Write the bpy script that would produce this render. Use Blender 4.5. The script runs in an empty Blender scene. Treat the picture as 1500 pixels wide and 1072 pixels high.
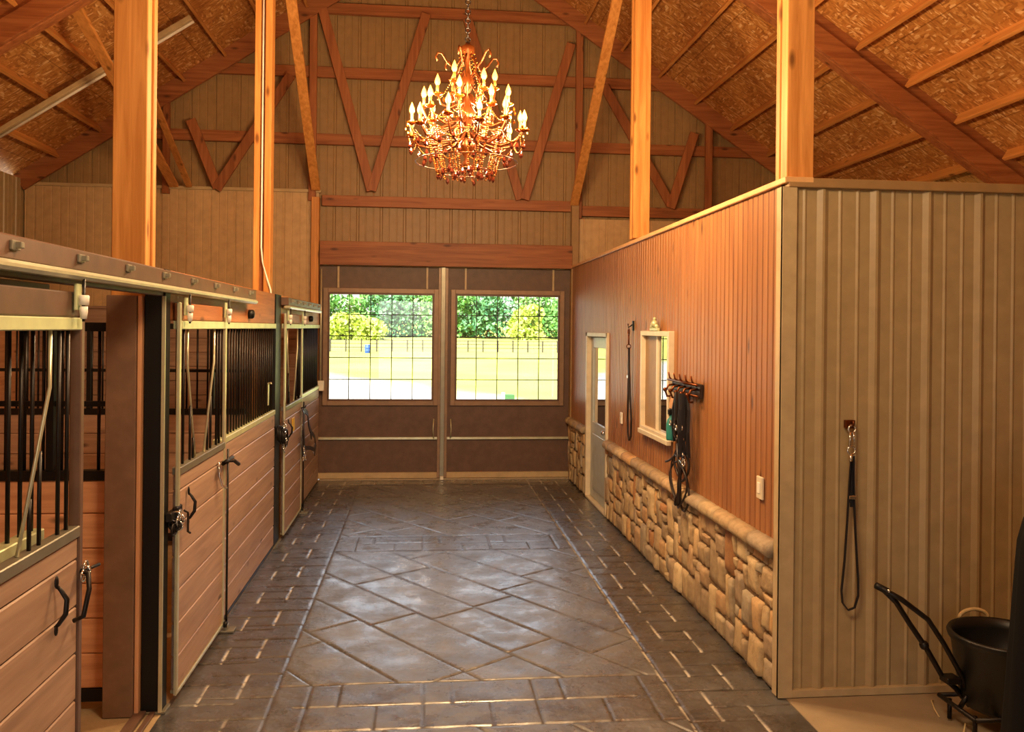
import bpy, math, random
import numpy as np
from mathutils import Vector, Matrix
R = random.Random(7)
C = bpy.context.scene.collection
H = 2.15                       # eye height
XL, XR, YE = -1.42, 2.10, 12.2  # stall front, right partition, end wall
RX, RZ, RP = 0.27, 7.836, 0.665 # ridge x, purlin underside height at ridge, pitch
Y0 = -3.6
def roofz(x): return RZ - RP*abs(x-RX)

# ------------------------------------------------------------------ colours / materials
def lin(c):
    if isinstance(c, str):
        c = [int(c[i:i+2], 16)/255 for i in (0, 2, 4)]
    return tuple(((v/12.92) if v <= .04045 else ((v+.055)/1.055)**2.4) for v in c[:3]) + (1,)
class NT:
    def __init__(s, name):
        s.m = bpy.data.materials.new(name); s.m.use_nodes = True
        s.t = s.m.node_tree; s.b = s.t.nodes['Principled BSDF']
    def n(s, typ, **kw):
        nd = s.t.nodes.new('ShaderNode'+typ)
        for k, v in kw.items():
            if k.startswith('i_'):
                nd.inputs[k[2:].replace('_', ' ')].default_value = v
            else: setattr(nd, k, v)
        return nd
    def l(s, a, b): s.t.links.new(a, b)
    def ramp(s, fac, stops):
        r = s.n('ValToRGB'); e = r.color_ramp.elements
        while len(e) < len(stops): e.new(0.5)
        for i, (p, c) in enumerate(stops):
            e[i].position = p; e[i].color = c if len(c) == 4 else lin(c)
        s.l(fac, r.inputs[0]); return r.outputs[0]
    def coord(s, scale=(1, 1, 1), rot=(0, 0, 0), kind='Object'):
        tc = s.n('TexCoord'); mp = s.n('Mapping')
        mp.inputs['Scale'].default_value = scale; mp.inputs['Rotation'].default_value = rot
        s.l(tc.outputs[kind], mp.inputs[0]); return mp.outputs[0]
    def noise(s, vec, scale=5, detail=4, rough=.55, dist=0):
        n = s.n('TexNoise', i_Scale=scale, i_Detail=detail, i_Roughness=rough, i_Distortion=dist)
        s.l(vec, n.inputs['Vector']); return n.outputs['Fac']
    def mix(s, fac, a, b, mode='MIX'):
        m = s.n('Mix', data_type='RGBA', blend_type=mode)
        for inp, v in ((0, fac), (6, a), (7, b)):
            if hasattr(v, 'is_output'): s.l(v, m.inputs[inp])
            else: m.inputs[inp].default_value = v
        return m.outputs[2]
    def math(s, op, a, b=0.0, clamp=False):
        m = s.n('Math', operation=op, use_clamp=clamp)
        for i, v in enumerate((a, b)):
            if hasattr(v, 'is_output'): s.l(v, m.inputs[i])
            else: m.inputs[i].default_value = v
        return m.outputs[0]
    def bump(s, h, strength=.3, dist=.01):
        b = s.n('Bump', i_Strength=strength, i_Distance=dist); s.l(h, b.inputs['Height'])
        s.l(b.outputs[0], s.b.inputs['Normal'])
    def color(s, c): s.l(c, s.b.inputs['Base Color'])
    def set(s, **kw):
        for k, v in kw.items(): s.b.inputs[k.replace('_', ' ')].default_value = v
        return s
def plain(name, c, rough=.5, metal=0., spec=.5, var=.0, **kw):
    t = NT(name); t.set(Base_Color=lin(c), Roughness=rough, Metallic=metal)
    t.b.inputs['Specular IOR Level'].default_value = spec
    f = t.noise(t.coord(), 9, 3)
    c1 = tuple(v*(1-.12-var) for v in lin(c)[:3])+(1,); c2 = tuple(min(1, v*(1+.08+var)) for v in lin(c)[:3])+(1,)
    t.color(t.ramp(f, [(.3, c1), (.7, c2)]))
    return t.m
_AX = {'X': (1.2, 22, 22), 'Y': (22, 1.2, 22), 'Z': (22, 22, 1.2)}
def wood(name, c1, c2, axis='Z', rough=.5, knots=True, gain=1., spec=.35):
    t = NT(name); t.set(Roughness=rough); t.b.inputs['Specular IOR Level'].default_value = spec
    v = t.coord(_AX[axis]); f = t.noise(v, 1.0*gain, 5, .6, .6)
    col = t.ramp(f, [(.32, c1), (.68, c2)])
    oi = t.n('ObjectInfo'); hs = t.n('HueSaturation'); hs.inputs['Saturation'].default_value = 1
    vv = t.math('ADD', t.math('MULTIPLY', oi.outputs['Random'], .22), .89); t.l(vv, hs.inputs['Value']); t.l(col, hs.inputs['Color'])
    out = hs.outputs[0]
    if knots:
        sc = {'X': (2.2, 6, 6), 'Y': (6, 2.2, 6), 'Z': (6, 6, 2.2)}[axis]
        vo = t.n('TexVoronoi', i_Scale=1.0); t.l(t.coord(sc), vo.inputs['Vector'])
        k = t.ramp(vo.outputs['Distance'], [(.06, (0, 0, 0, 1)), (.16, (1, 1, 1, 1))])
        dark = tuple(x*.45 for x in lin(c1)[:3])+(1,)
        out = t.mix(k, dark, out)
    t.color(out); t.bump(f, .15, .004)
    return t.m
M = {}
def W(axis): return M['wood'+axis]
for a in 'XYZ':
    M['wood'+a] = wood('timber_'+a, 'b47436', 'da9a54', a)
    M['truss'+a] = wood('truss_timber_'+a, '824a28', 'a86a3e', a)
    M['stall'+a] = wood('stall_pine_'+a, '937765', 'ae9079', a, .45)
    M['red'+a] = wood('cedar_'+a, 'c08a62', 'dca67c', a, .5)
M['bead'] = wood('beadboard_pine', '845430', 'a27044', 'Z', .42, True, .8)
M['brown'] = plain('dark_brown_board', '5b4030', .45, var=.1)
M['brownpanel'] = plain('brown_door_skin', '5e4434', .5, var=.08)
M['steel'] = plain('tan_painted_steel', 'a58e66', .42, 0, .4)
M['liner'] = plain('tan_liner_steel', 'c4a478', .42, 0, .4)
M['steel_out'] = plain('beige_painted_steel', '9a7a50', .45, 0, .4)
M['trim'] = plain('beige_steel_trim', 'b9a27a', .4, 0, .4)
M['black'] = plain('black_powder_coat', '100f0d', .45, 0, .3)
M['iron'] = plain('black_iron', '1b1512', .42, .4)
M['zinc'] = plain('galvanised_steel', 'd2cfae', .3, .6)
M['chrome'] = plain('bright_chrome', 'd8d4cc', .16, .95)
M['rail'] = plain('pale_green_rail', 'cbd0a2', .35, .3)
M['white'] = plain('white_plastic', 'ece6d8', .4)
M['cream'] = plain('cream_frame', 'd9cbae', .4)
M['doorgrey'] = plain('pale_blue_grey_door', 'b9c2bf', .35)
M['leather'] = plain('dark_leather', '24160f', .45, var=.15)
M['nylon'] = plain('black_nylon', '16141a', .6, var=.15)
M['tub'] = plain('black_rubber_tub', '111213', .4, var=.1)
M['tarp'] = plain('black_tarp_fabric', '08080a', .8, 0, .15)
M['rope'] = plain('tan_rope', 'd9c08c', .7, var=.1)
M['teal'] = plain('teal_plastic', '2f8078', .3)
M['redp'] = plain('red_plastic', 'b03a2a', .4)
M['yellow'] = plain('yellow_tag_plastic', 'e8c23a', .4)
M['tanf'] = plain('tan_cotton', 'c79a74', .8, var=.1)
M['blue'] = plain('blue_barrel_plastic', '2a4a8c', .4)
M['greenbox'] = plain('green_utility_paint', '2f5a2c', .5)
M['pole'] = plain('weathered_fence_wood', '2a221c', .8, var=.2)
M['bark'] = plain('tree_bark', '5a4938', .9, var=.2)
M['brownframe'] = plain('bronze_brown_steel', '6b5244', .4, .1, var=.05)
M['tanframe'] = plain('tan_brown_frame', '8c7056', .4, .1, var=.05)
M['zincd'] = plain('dull_zinc', '8c8878', .4, .6)
M['trimwood'] = plain('pale_wood_trim', 'd8a870', .45)
M['brownj'] = plain('brown_jamb_board', '7c604c', .45, var=.06)

def mk_osb():
    t = NT('oriented_strand_board'); t.set(Roughness=.5); t.b.inputs['Specular IOR Level'].default_value = .3
    base = t.coord((1, 1, 1))
    w = t.noise(base, 3.0, 2)
    cols = []
    for i, (rz, sc) in enumerate((((.5), (12, 46, 10)), ((-.6), (48, 13, 10)), ((1.9), (14, 50, 10)))):
        vo = t.n('TexVoronoi', i_Scale=1.0, i_Randomness=1.0)
        t.l(t.coord(sc, (0, 0, rz)), vo.inputs['Vector'])
        sx = t.n('SeparateColor'); t.l(vo.outputs['Color'], sx.inputs[0]); cols.append((sx.outputs[0], vo.outputs['Distance']))
    m1 = t.mix(t.ramp(w, [(.45, (0, 0, 0, 1)), (.5, (1, 1, 1, 1))]), cols[0][0], cols[1][0])
    n2 = t.noise(base, 9, 3)
    m2 = t.mix(t.ramp(n2, [(.52, (0, 0, 0, 1)), (.56, (1, 1, 1, 1))]), m1, cols[2][0])
    c = t.ramp(m2, [(.05, 'a06632'), (.3, 'b87a3c'), (.6, 'c68846'), (.82, 'd49a56'), (1, 'f0c890')])
    # panel seams
    br = t.n('TexBrick', i_Scale=1.0); br.inputs['Mortar Size'].default_value = .006; br.inputs['Brick Width'].default_value = 2.44; br.inputs['Row Height'].default_value = 1.1
    br.inputs['Color1'].default_value = (1, 1, 1, 1); br.inputs['Color2'].default_value = (.85, .85, .85, 1); br.inputs['Mortar'].default_value = (.5, .42, .35, 1)
    t.l(t.coord((1, 1, 1), (0, 0, math.pi/2)), br.inputs['Vector'])
    t.color(t.mix(.8, c, br.outputs['Color'], 'MULTIPLY')); t.bump(m2, .2, .003); return t.m
M['osb'] = mk_osb()
def mk_stone(name='stone_veneer'):
    t = NT(name); t.set(Roughness=.75)
    g = t.n('NewGeometry')
    c = t.ramp(g.outputs['Random Per Island'], [(0, 'b59a72'), (.2, 'a08a6a'), (.4, 'c8ad80'), (.55, '9c917c'), (.7, 'c49a66'), (.85, 'd3bd92'), (1, 'a9794c')])
    f = t.noise(t.coord(), 14, 6, .65)
    c2 = t.mix(.75, c, t.ramp(f, [(.3, (.55, .5, .45, 1)), (.6, (1, 1, 1, 1)), (.8, (1.0, .9, .75, 1))]), 'MULTIPLY')
    t.color(c2); t.bump(t.noise(t.coord(), 26, 6, .7), .6, .012); return t.m
M['stone'] = mk_stone()
M['mortar'] = plain('stone_mortar', '7a6448', .9, var=.1)
def mk_floor():
    t = NT('stamped_concrete'); at = t.n('Attribute', attribute_name='joint'); sp = t.n('SeparateColor'); t.l(at.outputs['Color'], sp.inputs[0])
    base = t.coord()
    big = t.noise(base, 2.2, 4, .6, .4); fine = t.noise(base, 11, 6, .65, .3)
    panel = t.ramp(big, [(.35, '383b3e'), (.65, '626568')])
    border = t.ramp(big, [(.3, '221f1f'), (.7, '383535')])
    col = t.mix(sp.outputs[2], border, panel)
    col = t.mix(t.ramp(fine, [(.4, (0, 0, 0, 1)), (.7, (.5, .5, .5, 1))]), col, lin('545456'))
    col = t.mix(sp.outputs[0], col, lin('0a0908'))
    col = t.mix(sp.outputs[1], col, lin('d8d2c4'))       # bright reflections along the lengthwise joints, painted in as a pale colour
    t.color(col)
    rg = t.ramp(t.noise(base, 5, 5, .65), [(.3, (.25, .25, .25, 1)), (.7, (.55, .55, .55, 1))])
    t.l(rg, t.b.inputs['Roughness']); t.b.inputs['Specular IOR Level'].default_value = .7; t.b.inputs['Coat Weight'].default_value = 1.0; t.l(t.ramp(t.noise(base, 3.5, 6, .7), [(.35, (.14, .14, .14, 1)), (.65, (.5, .5, .5, 1))]), t.b.inputs['Coat Roughness']); t.b.inputs['Coat IOR'].default_value = 1.9
    h = t.math('ADD', t.math('MULTIPLY', t.noise(base, 5.5, 3, .55), 2.2), t.math('MULTIPLY', fine, .8)); h = t.math('ADD', h, t.math('MULTIPLY', t.noise(base, 40, 5, .7), .25))
    t.bump(h, .75, .014); return t.m
M['floor'] = mk_floor()
def mk_dirt(name, a, b, sc=6, rough=.85, bs=.4):
    t = NT(name); t.set(Roughness=rough); f = t.noise(t.coord(), sc, 6, .65)
    t.color(t.ramp(f, [(.3, a), (.7, b)])); t.bump(t.noise(t.coord(), sc*5, 5, .7), bs, .01); return t.m
M['dirt'] = mk_dirt('stall_floor_grit', '94805e', 'b29c78')
M['conc'] = mk_dirt('plain_concrete', '93826a', 'a8967a', 3, .5, .15)
def mk_lawn():
    t = NT('meadow_grass'); t.set(Roughness=.9); v = t.coord()
    sx = t.n('SeparateXYZ'); t.l(v, sx.inputs[0])
    f = t.noise(v, .12, 5, .6); g = t.ramp(f, [(.3, '8d9440'), (.7, 'a6a654')])
    # gravel drive near the barn, mostly to the left
    d = t.math('ADD', t.math('MULTIPLY', sx.outputs[0], 2.2), sx.outputs[1])
    d = t.math('ADD', d, t.math('MULTIPLY', t.noise(v, .3, 3), 8))
    k = t.ramp(t.math('DIVIDE', d, 100), [(.36, (1, 1, 1, 1)), (.42, (0, 0, 0, 1))])
    c = t.mix(k, g, lin('a8a498')); t.color(c); t.b.inputs['Specular IOR Level'].default_value = .1
    return t.m
M['lawn'] = mk_lawn()
def mk_leaf(name, a, b):
    t = NT(name); t.set(Roughness=.7); t.b.inputs['Specular IOR Level'].default_value = .2
    g = t.n('NewGeometry'); t.color(t.ramp(g.outputs['Random Per Island'], [(0, a), (1, b)])); return t.m
M['leafA'] = mk_leaf('leaf_mid_green', '3f7a34', '76a456'); M['leafB'] = mk_leaf('leaf_dark_green', '2f5f3e', '5c8c58'); M['leafC'] = mk_leaf('leaf_yellow_green', '8ca03a', 'b8c862')
def mk_glass(name, tint=(1, 1, 1, 1), refl=1.0):
    t = NT(name); t.t.nodes.remove(t.b)
    tr = t.n('BsdfTransparent'); tr.inputs[0].default_value = tint
    gl = t.n('BsdfGlossy'); gl.inputs['Roughness'].default_value = .01
    fr = t.n('Fresnel', i_IOR=1.5); mx = t.n('MixShader')
    f = t.math('MULTIPLY', fr.outputs[0], 1.7*refl, True)
    t.l(f, mx.inputs[0]); t.l(tr.outputs[0], mx.inputs[1]); t.l(gl.outputs[0], mx.inputs[2])
    t.l(mx.outputs[0], t.t.nodes['Material Output'].inputs[0]); return t.m
M['glass'] = mk_glass('clear_window_glass'); M['darkglass'] = mk_glass('tinted_glass', (.25, .24, .2, 1), 1.5)
def mk_emit(name, c, s):
    t = NT(name); t.set(Base_Color=lin(c)); t.b.inputs['Emission Color'].default_value = lin(c); t.b.inputs['Emission Strength'].default_value = s; return t.m
M['flame'] = mk_emit('warm_candle_bulb', 'ffa23c', 6)
t = NT('amber_crystal'); t.set(Base_Color=lin('a05518'), Roughness=.15, Metallic=.85); M['amber'] = t.m
t = NT('smoky_crystal'); t.set(Base_Color=lin('4a1c10'), Roughness=.08, IOR=1.6); M['smoky'] = t.m
M['bronze'] = plain('antique_bronze', '6a3512', .32, .7)
M['candle'] = plain('ivory_candle_sleeve', 'b87838', .5)

# ------------------------------------------------------------------ mesh builder
class MB:
    def __init__(s): s.v = []; s.f = []; s.sm = []
    def add(s, vs, fs, smooth=False):
        o = len(s.v); s.v += [tuple(float(c) for c in q) for q in vs]; s.f += [tuple(i+o for i in q) for q in fs]; s.sm += [smooth]*len(fs); return s
    def box(s, x0, x1, y0, y1, z0, z1, b=0.):
        if x0 > x1: x0, x1 = x1, x0
        if y0 > y1: y0, y1 = y1, y0
        if z0 > z1: z0, z1 = z1, z0
        if b <= 0:
            return s.add([(x, y, z) for z in (z0, z1) for y in (y0, y1) for x in (x0, x1)],
                         [(0, 2, 3, 1), (4, 5, 7, 6), (0, 1, 5, 4), (2, 6, 7, 3), (0, 4, 6, 2), (1, 3, 7, 5)])
        b = min(b, (x1-x0)/2.1, (y1-y0)/2.1, (z1-z0)/2.1)
        return s.obb(Vector(((x0+x1)/2, (y0+y1)/2, (z0+z1)/2)), (x1-x0, y1-y0, z1-z0), Matrix.Identity(3), b)
    def obb(s, c, size, rot, b=0.):
        hx, hy, hz = [q/2 for q in size]
        vs = []; idx = {}
        if b <= 0:
            for z in (-hz, hz):
                for y in (-hy, hy):
                    for x in (-hx, hx): vs.append(c+rot@Vector((x, y, z)))
            return s.add(vs, [(0, 2, 3, 1), (4, 5, 7, 6), (0, 1, 5, 4), (2, 6, 7, 3), (0, 4, 6, 2), (1, 3, 7, 5)])
        for sx in (-1, 1):
            for sy in (-1, 1):
                for sz in (-1, 1):
                    for a in range(3):
                        p = [sx*(hx-b), sy*(hy-b), sz*(hz-b)]; p[a] = (sx, sy, sz)[a]*(hx, hy, hz)[a]
                        idx[(sx, sy, sz, a)] = len(vs); vs.append(c+rot@Vector(p))
        fs = []
        for a in range(3):
            u, w = (a+1) % 3, (a+2) % 3
            for sg in (-1, 1):
                q = []
                for (du, dw) in ((-1, -1), (1, -1), (1, 1), (-1, 1)):
                    k = [0, 0, 0]; k[a] = sg; k[u] = du; k[w] = dw; q.append(idx[(*k, a)])
                fs.append(tuple(q if sg > 0 else q[::-1]))
        for a in range(3):      # edges parallel to axis a
            u, w = (a+1) % 3, (a+2) % 3
            for du in (-1, 1):
                for dw in (-1, 1):
                    k0 = [0, 0, 0]; k0[a] = -1; k0[u] = du; k0[w] = dw; k1 = list(k0); k1[a] = 1
                    q = [idx[(*k0, u)], idx[(*k1, u)], idx[(*k1, w)], idx[(*k0, w)]]
                    fs.append(tuple(q if du*dw > 0 else q[::-1]))
        for sx in (-1, 1):
            for sy in (-1, 1):
                for sz in (-1, 1):
                    q = [idx[(sx, sy, sz, a)] for a in range(3)]; fs.append(tuple(q if sx*sy*sz > 0 else q[::-1]))
        return s.add(vs, fs)
    def beam(s, p, q, w, h, up=(0, 0, 1), b=0.):
        p, q = Vector(p), Vector(q); d = (q-p); L = d.length; d.normalize(); up = Vector(up)
        y = up.cross(d)
        if y.length < 1e-4: y = Vector((1, 0, 0)).cross(d)
        y.normalize(); z = d.cross(y)
        rot = Matrix((d, y, z)).transposed()
        return s.obb((p+q)/2, (L, w, h), rot, b)
    def tube(s, pts, r, n=8, cap=True, rr=None):
        pts = [Vector(p) for p in pts]; m = len(pts); vs = []; fs = []
        prev = None
        for i, p in enumerate(pts):
            d = (pts[min(i+1, m-1)]-pts[max(i-1, 0)])
            if d.length < 1e-9: d = Vector((0, 0, 1))
            d.normalize()
            if prev is None:
                a = Vector((0, 0, 1)) if abs(d.z) < .9 else Vector((1, 0, 0)); u = a.cross(d).normalized()
            else:
                u = prev-d*prev.dot(d)
                if u.length < 1e-6: u = Vector((1, 0, 0)).cross(d)
                u.normalize()
            prev = u; w = d.cross(u); rad = rr[i] if rr else r
            for k in range(n):
                a = 2*math.pi*k/n; vs.append(p+(u*math.cos(a)+w*math.sin(a))*rad)
        for i in range(m-1):
            for k in range(n):
                fs.append((i*n+k, i*n+(k+1) % n, (i+1)*n+(k+1) % n, (i+1)*n+k))
        if cap: fs += [tuple(range(n))[::-1], tuple((m-1)*n+k for k in range(n))]
        return s.add(vs, fs, True)
    def strap(s, pts, w, th, side=(1, 0, 0)):
        """flat strap, width along side"""
        pts = [Vector(p) for p in pts]; m = len(pts); sd = Vector(side).normalized(); vs = []; fs = []
        for i, p in enumerate(pts):
            d = (pts[min(i+1, m-1)]-pts[max(i-1, 0)]).normalized(); nn = d.cross(sd)
            if nn.length < 1e-5: nn = Vector((0, 1, 0))
            nn.normalize(); sdd = nn.cross(d)
            for a, b in ((-1, -1), (1, -1), (1, 1), (-1, 1)): vs.append(p+sdd*a*w/2+nn*b*th/2)
        for i in range(m-1):
            for k in range(4): fs.append((i*4+k, i*4+(k+1) % 4, (i+1)*4+(k+1) % 4, (i+1)*4+k))
        fs += [(3, 2, 1, 0), tuple((m-1)*4+k for k in range(4))]
        return s.add(vs, fs)
    def lathe(s, prof, c=(0, 0, 0), n=16, smooth=True):
        c = Vector(c); vs = []; fs = []; m = len(prof)
        for (r, z) in prof:
            for k in range(n):
                a = 2*math.pi*k/n; vs.append(c+Vector((r*math.cos(a), r*math.sin(a), z)))
        for i in range(m-1):
            for k in range(n): fs.append((i*n+k, i*n+(k+1) % n, (i+1)*n+(k+1) % n, (i+1)*n+k))
        fs.append(tuple(range(n))[::-1]); fs.append(tuple((m-1)*n+k for k in range(n)))
        return s.add(vs, fs, smooth)
    def ring(s, c, r, t, axis='X', n=20, m=8, arc=2*math.pi, a0=0):
        pts = []
        for i in range(n+1):
            a = a0+arc*i/n; u, w = r*math.cos(a), r*math.sin(a)
            pts.append(Vector(c)+Vector({'X': (0, u, w), 'Y': (u, 0, w), 'Z': (u, w, 0)}[axis]))
        return s.tube(pts, t, m, True)
    def ball(s, c, r, n=8, m=6, sq=(1, 1, 1)):
        c = Vector(c); vs = [c+Vector((0, 0, -r*sq[2]))]; fs = []
        for i in range(1, m):
            th = math.pi*i/m
            for k in range(n):
                a = 2*math.pi*k/n; vs.append(c+Vector((r*sq[0]*math.sin(th)*math.cos(a), r*sq[1]*math.sin(th)*math.sin(a), -r*sq[2]*math.cos(th))))
        vs.append(c+Vector((0, 0, r*sq[2])))
        for k in range(n): fs.append((0, 1+(k+1) % n, 1+k))
        for i in range(m-2):
            for k in range(n): fs.append((1+i*n+k, 1+i*n+(k+1) % n, 1+(i+1)*n+(k+1) % n, 1+(i+1)*n+k))
        T = len(vs)-1
        for k in range(n): fs.append((T, 1+(m-2)*n+k, 1+(m-2)*n+(k+1) % n))
        return s.add(vs, fs, True)
    def build(s, name, mat, parent=None, origin=None):
        v = np.array(s.v, float)
        if parent is not None: org = Vector(parent['_o'])
        elif origin is not None: org = Vector(origin)
        else:
            lo, hi = v.min(0), v.max(0); org = Vector(((lo[0]+hi[0])/2, (lo[1]+hi[1])/2, lo[2]))
        me = bpy.data.meshes.new(name); me.from_pydata([tuple(q) for q in (v-np.array(org))], [], s.f)
        me.polygons.foreach_set('use_smooth', s.sm); me.materials.append(mat); me.update()
        o = bpy.data.objects.new(name, me); C.objects.link(o)
        if parent is None: o.location = org
        else: o.parent = parent
        o['_o'] = tuple(org)
        return o
def thing(name, loc, label=None, cat=None, group=None):
    o = bpy.data.objects.new(name, None); C.objects.link(o); o.location = loc; o['_o'] = tuple(loc); o.empty_display_size = .1
    return tag(o, label, cat, group)
def tag(o, label=None, cat=None, group=None, kind=None):
    for k, v in (('label', label), ('category', cat), ('group', group), ('kind', kind)):
        if v: o[k] = v
    return o
def struct(name, mb, mat, parent=None, origin=None):
    o = mb.build(name, mat, parent, origin)
    if parent is None: o['kind'] = 'structure'
    return o
def dup(o, parent, delta=(0, 0, 0)):
    c = o.copy(); C.objects.link(c); c.parent = parent; c.location = Vector(o.location)+Vector(delta); return c

# ------------------------------------------------------------------ FLOOR (height field with stamped joints)
def floor_aisle():
    ys = [Y0]
    while ys[-1] < 3.9: ys.append(ys[-1]+.04)
    while ys[-1] < YE-.06: ys.append(ys[-1]+max(.008, .008*(ys[-1]/5)**1.4))
    ys = np.array(ys); xs = np.arange(XL+.0, XR+.04, .0085)
    X, Y = np.meshgrid(xs, ys)
    dark = np.full(X.shape, 9.); pale = np.full(X.shape, 9.)
    def seg(A, x0, y0, x1, y1):
        dx, dy = x1-x0, y1-y0; L2 = dx*dx+dy*dy
        pad = .08
        m = (X > min(x0, x1)-pad) & (X < max(x0, x1)+pad) & (Y > min(y0, y1)-pad) & (Y < max(y0, y1)+pad)
        if not m.any(): return
        px, py = X[m], Y[m]; tt = np.clip(((px-x0)*dx+(py-y0)*dy)/L2, 0, 1)
        A[m] = np.minimum(A[m], np.hypot(px-x0-tt*dx, py-y0-tt*dy))
    BL, BR = -.84, 1.485
    bands = [(-3.3, -2.7), (.95, 1.55), (4.62, 5.22), (8.3, 8.88), (11.75, 12.3)]
    for yb in range(16):                                             # border rows
        y = -3.58+yb*1.0
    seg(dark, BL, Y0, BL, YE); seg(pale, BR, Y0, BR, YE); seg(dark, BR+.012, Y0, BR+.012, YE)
    k = int((Y0-5)/.605)
    for i in range(k, 14):
        y = 5.0+.605*i
        for (xa, xb, xc, off, dl) in ((-1.26, XL, -1.05, 0, .27), (-1.05, -1.26, BL, .08, .33), (1.88, 1.67, XR+.05, -.04, .39), (1.67, BR, 1.88, .18, .40)):
            o = off
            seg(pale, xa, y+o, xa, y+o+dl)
            seg(dark, xb, y+o, xc, y+o); seg(dark, xb, y+o+dl, xc, y+o+dl)
    for (a, b) in bands:
        seg(dark, BL, a, BR, a); seg(dark, BL, b, BR, b); m_ = (a+b)/2
        x = BL+.2; j = 0
        while x < BR-.05:
            t_ = j % 3
            if t_ == 0: seg(dark, x, a, x, b)
            elif t_ == 1: seg(dark, x, m_, x, b); seg(dark, x-.24, m_, x+.26, m_)
            else: seg(dark, x, a, x, m_-.0); seg(dark, x-.2, m_, x+.2, m_)
            x += .22+.05*((j*7) % 3-1); j += 1
    th = math.radians(-54); u = np.array([math.cos(th), math.sin(th)]); vv = np.array([-u[1], u[0]])
    pans = [(-2.7, .95), (1.55, 4.62), (5.22, 8.3), (8.88, 11.75)]
    def clip(x0, y0, x1, y1, a, b):
        t0, t1 = 0., 1.; dx, dy = x1-x0, y1-y0
        for p, q in ((-dx, x0-BL), (dx, BR-x0), (-dy, y0-a), (dy, b-y0)):
            if abs(p) < 1e-9:
                if q < 0: return None
            else:
                r = q/p
                if p < 0: t0 = max(t0, r)
                else: t1 = min(t1, r)
        return None if t0 >= t1 else (x0+t0*dx, y0+t0*dy, x0+t1*dx, y0+t1*dy)
    rr = random.Random(3)
    p0 = np.array([-.82, 8.29])
    for kk in range(-40, 30):
        c = p0+vv*.415*kk
        for (a, b) in pans:
            q = clip(*(c-u*14), *(c+u*14), a, b)
            if q: seg(dark, *q)
        s_ = -14+rr.random()
        base = {-1: 1.98, -2: 2.5, -3: 2.0}.get(kk)
        while s_ < 14:
            e0 = c+u*s_; e1 = e0+vv*.415
            for (a, b) in pans:
                q = clip(*e0, *e1, a, b)
                if q: seg(dark, *q)
            s_ += .8+.5*rr.random()
    nz = np.zeros(X.shape)
    rs = np.random.RandomState(5)
    for i in range(26):
        fx, fy = rs.uniform(-1, 1, 2)*(4+i*1.4); nz += np.sin(fx*X+fy*Y+rs.uniform(0, 6))/(1+i*.35)
    inpanel = (X > BL) & (X < BR)
    wob = .0025*np.sin(X*31+Y*17)
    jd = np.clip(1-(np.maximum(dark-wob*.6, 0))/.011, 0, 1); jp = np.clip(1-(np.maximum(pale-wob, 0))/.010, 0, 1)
    wide = np.clip(1-np.minimum(dark, pale)/.03, 0, 1)
    Z = -.0055*np.clip(jd+.5*jp, 0, 1)-.003*wide**2+.0008*nz
    Z -= Z.max()
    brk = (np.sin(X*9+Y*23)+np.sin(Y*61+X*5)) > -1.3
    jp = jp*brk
    Rw, Cw = X.shape
    co = np.stack([X.ravel(), Y.ravel(), Z.ravel()], 1).astype(np.float32)
    me = bpy.data.meshes.new('floor'); me.vertices.add(len(co)); me.vertices.foreach_set('co', co.ravel())
    i, j = np.meshgrid(np.arange(Rw-1), np.arange(Cw-1), indexing='ij'); a = (i*Cw+j).ravel()
    q = np.stack([a, a+1, a+Cw+1, a+Cw], 1).astype(np.int32)
    me.loops.add(q.size); me.loops.foreach_set('vertex_index', q.ravel()); me.polygons.add(len(q))
    me.polygons.foreach_set('loop_start', np.arange(0, q.size, 4, dtype=np.int32)); me.polygons.foreach_set('loop_total', np.full(len(q), 4, dtype=np.int32))
    me.update(calc_edges=True); me.polygons.foreach_set('use_smooth', np.ones(len(q), bool))
    at = me.color_attributes.new('joint', 'FLOAT_COLOR', 'POINT')
    inn = inpanel.astype(float)
    for (a_, b_) in bands: inn[(Y > a_) & (Y < b_)] = .45
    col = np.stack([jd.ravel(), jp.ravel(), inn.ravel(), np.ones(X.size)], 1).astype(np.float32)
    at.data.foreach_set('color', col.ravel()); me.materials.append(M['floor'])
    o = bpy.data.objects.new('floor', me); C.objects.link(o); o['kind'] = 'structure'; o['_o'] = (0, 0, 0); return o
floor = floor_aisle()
struct('floor_stall', MB().box(-5.4, XL, Y0, YE, -.06, -.003), M['dirt'])
struct('floor_concrete', MB().box(XR+.038, 6.45, Y0, YE, -.06, -.003), M['conc'])

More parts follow.
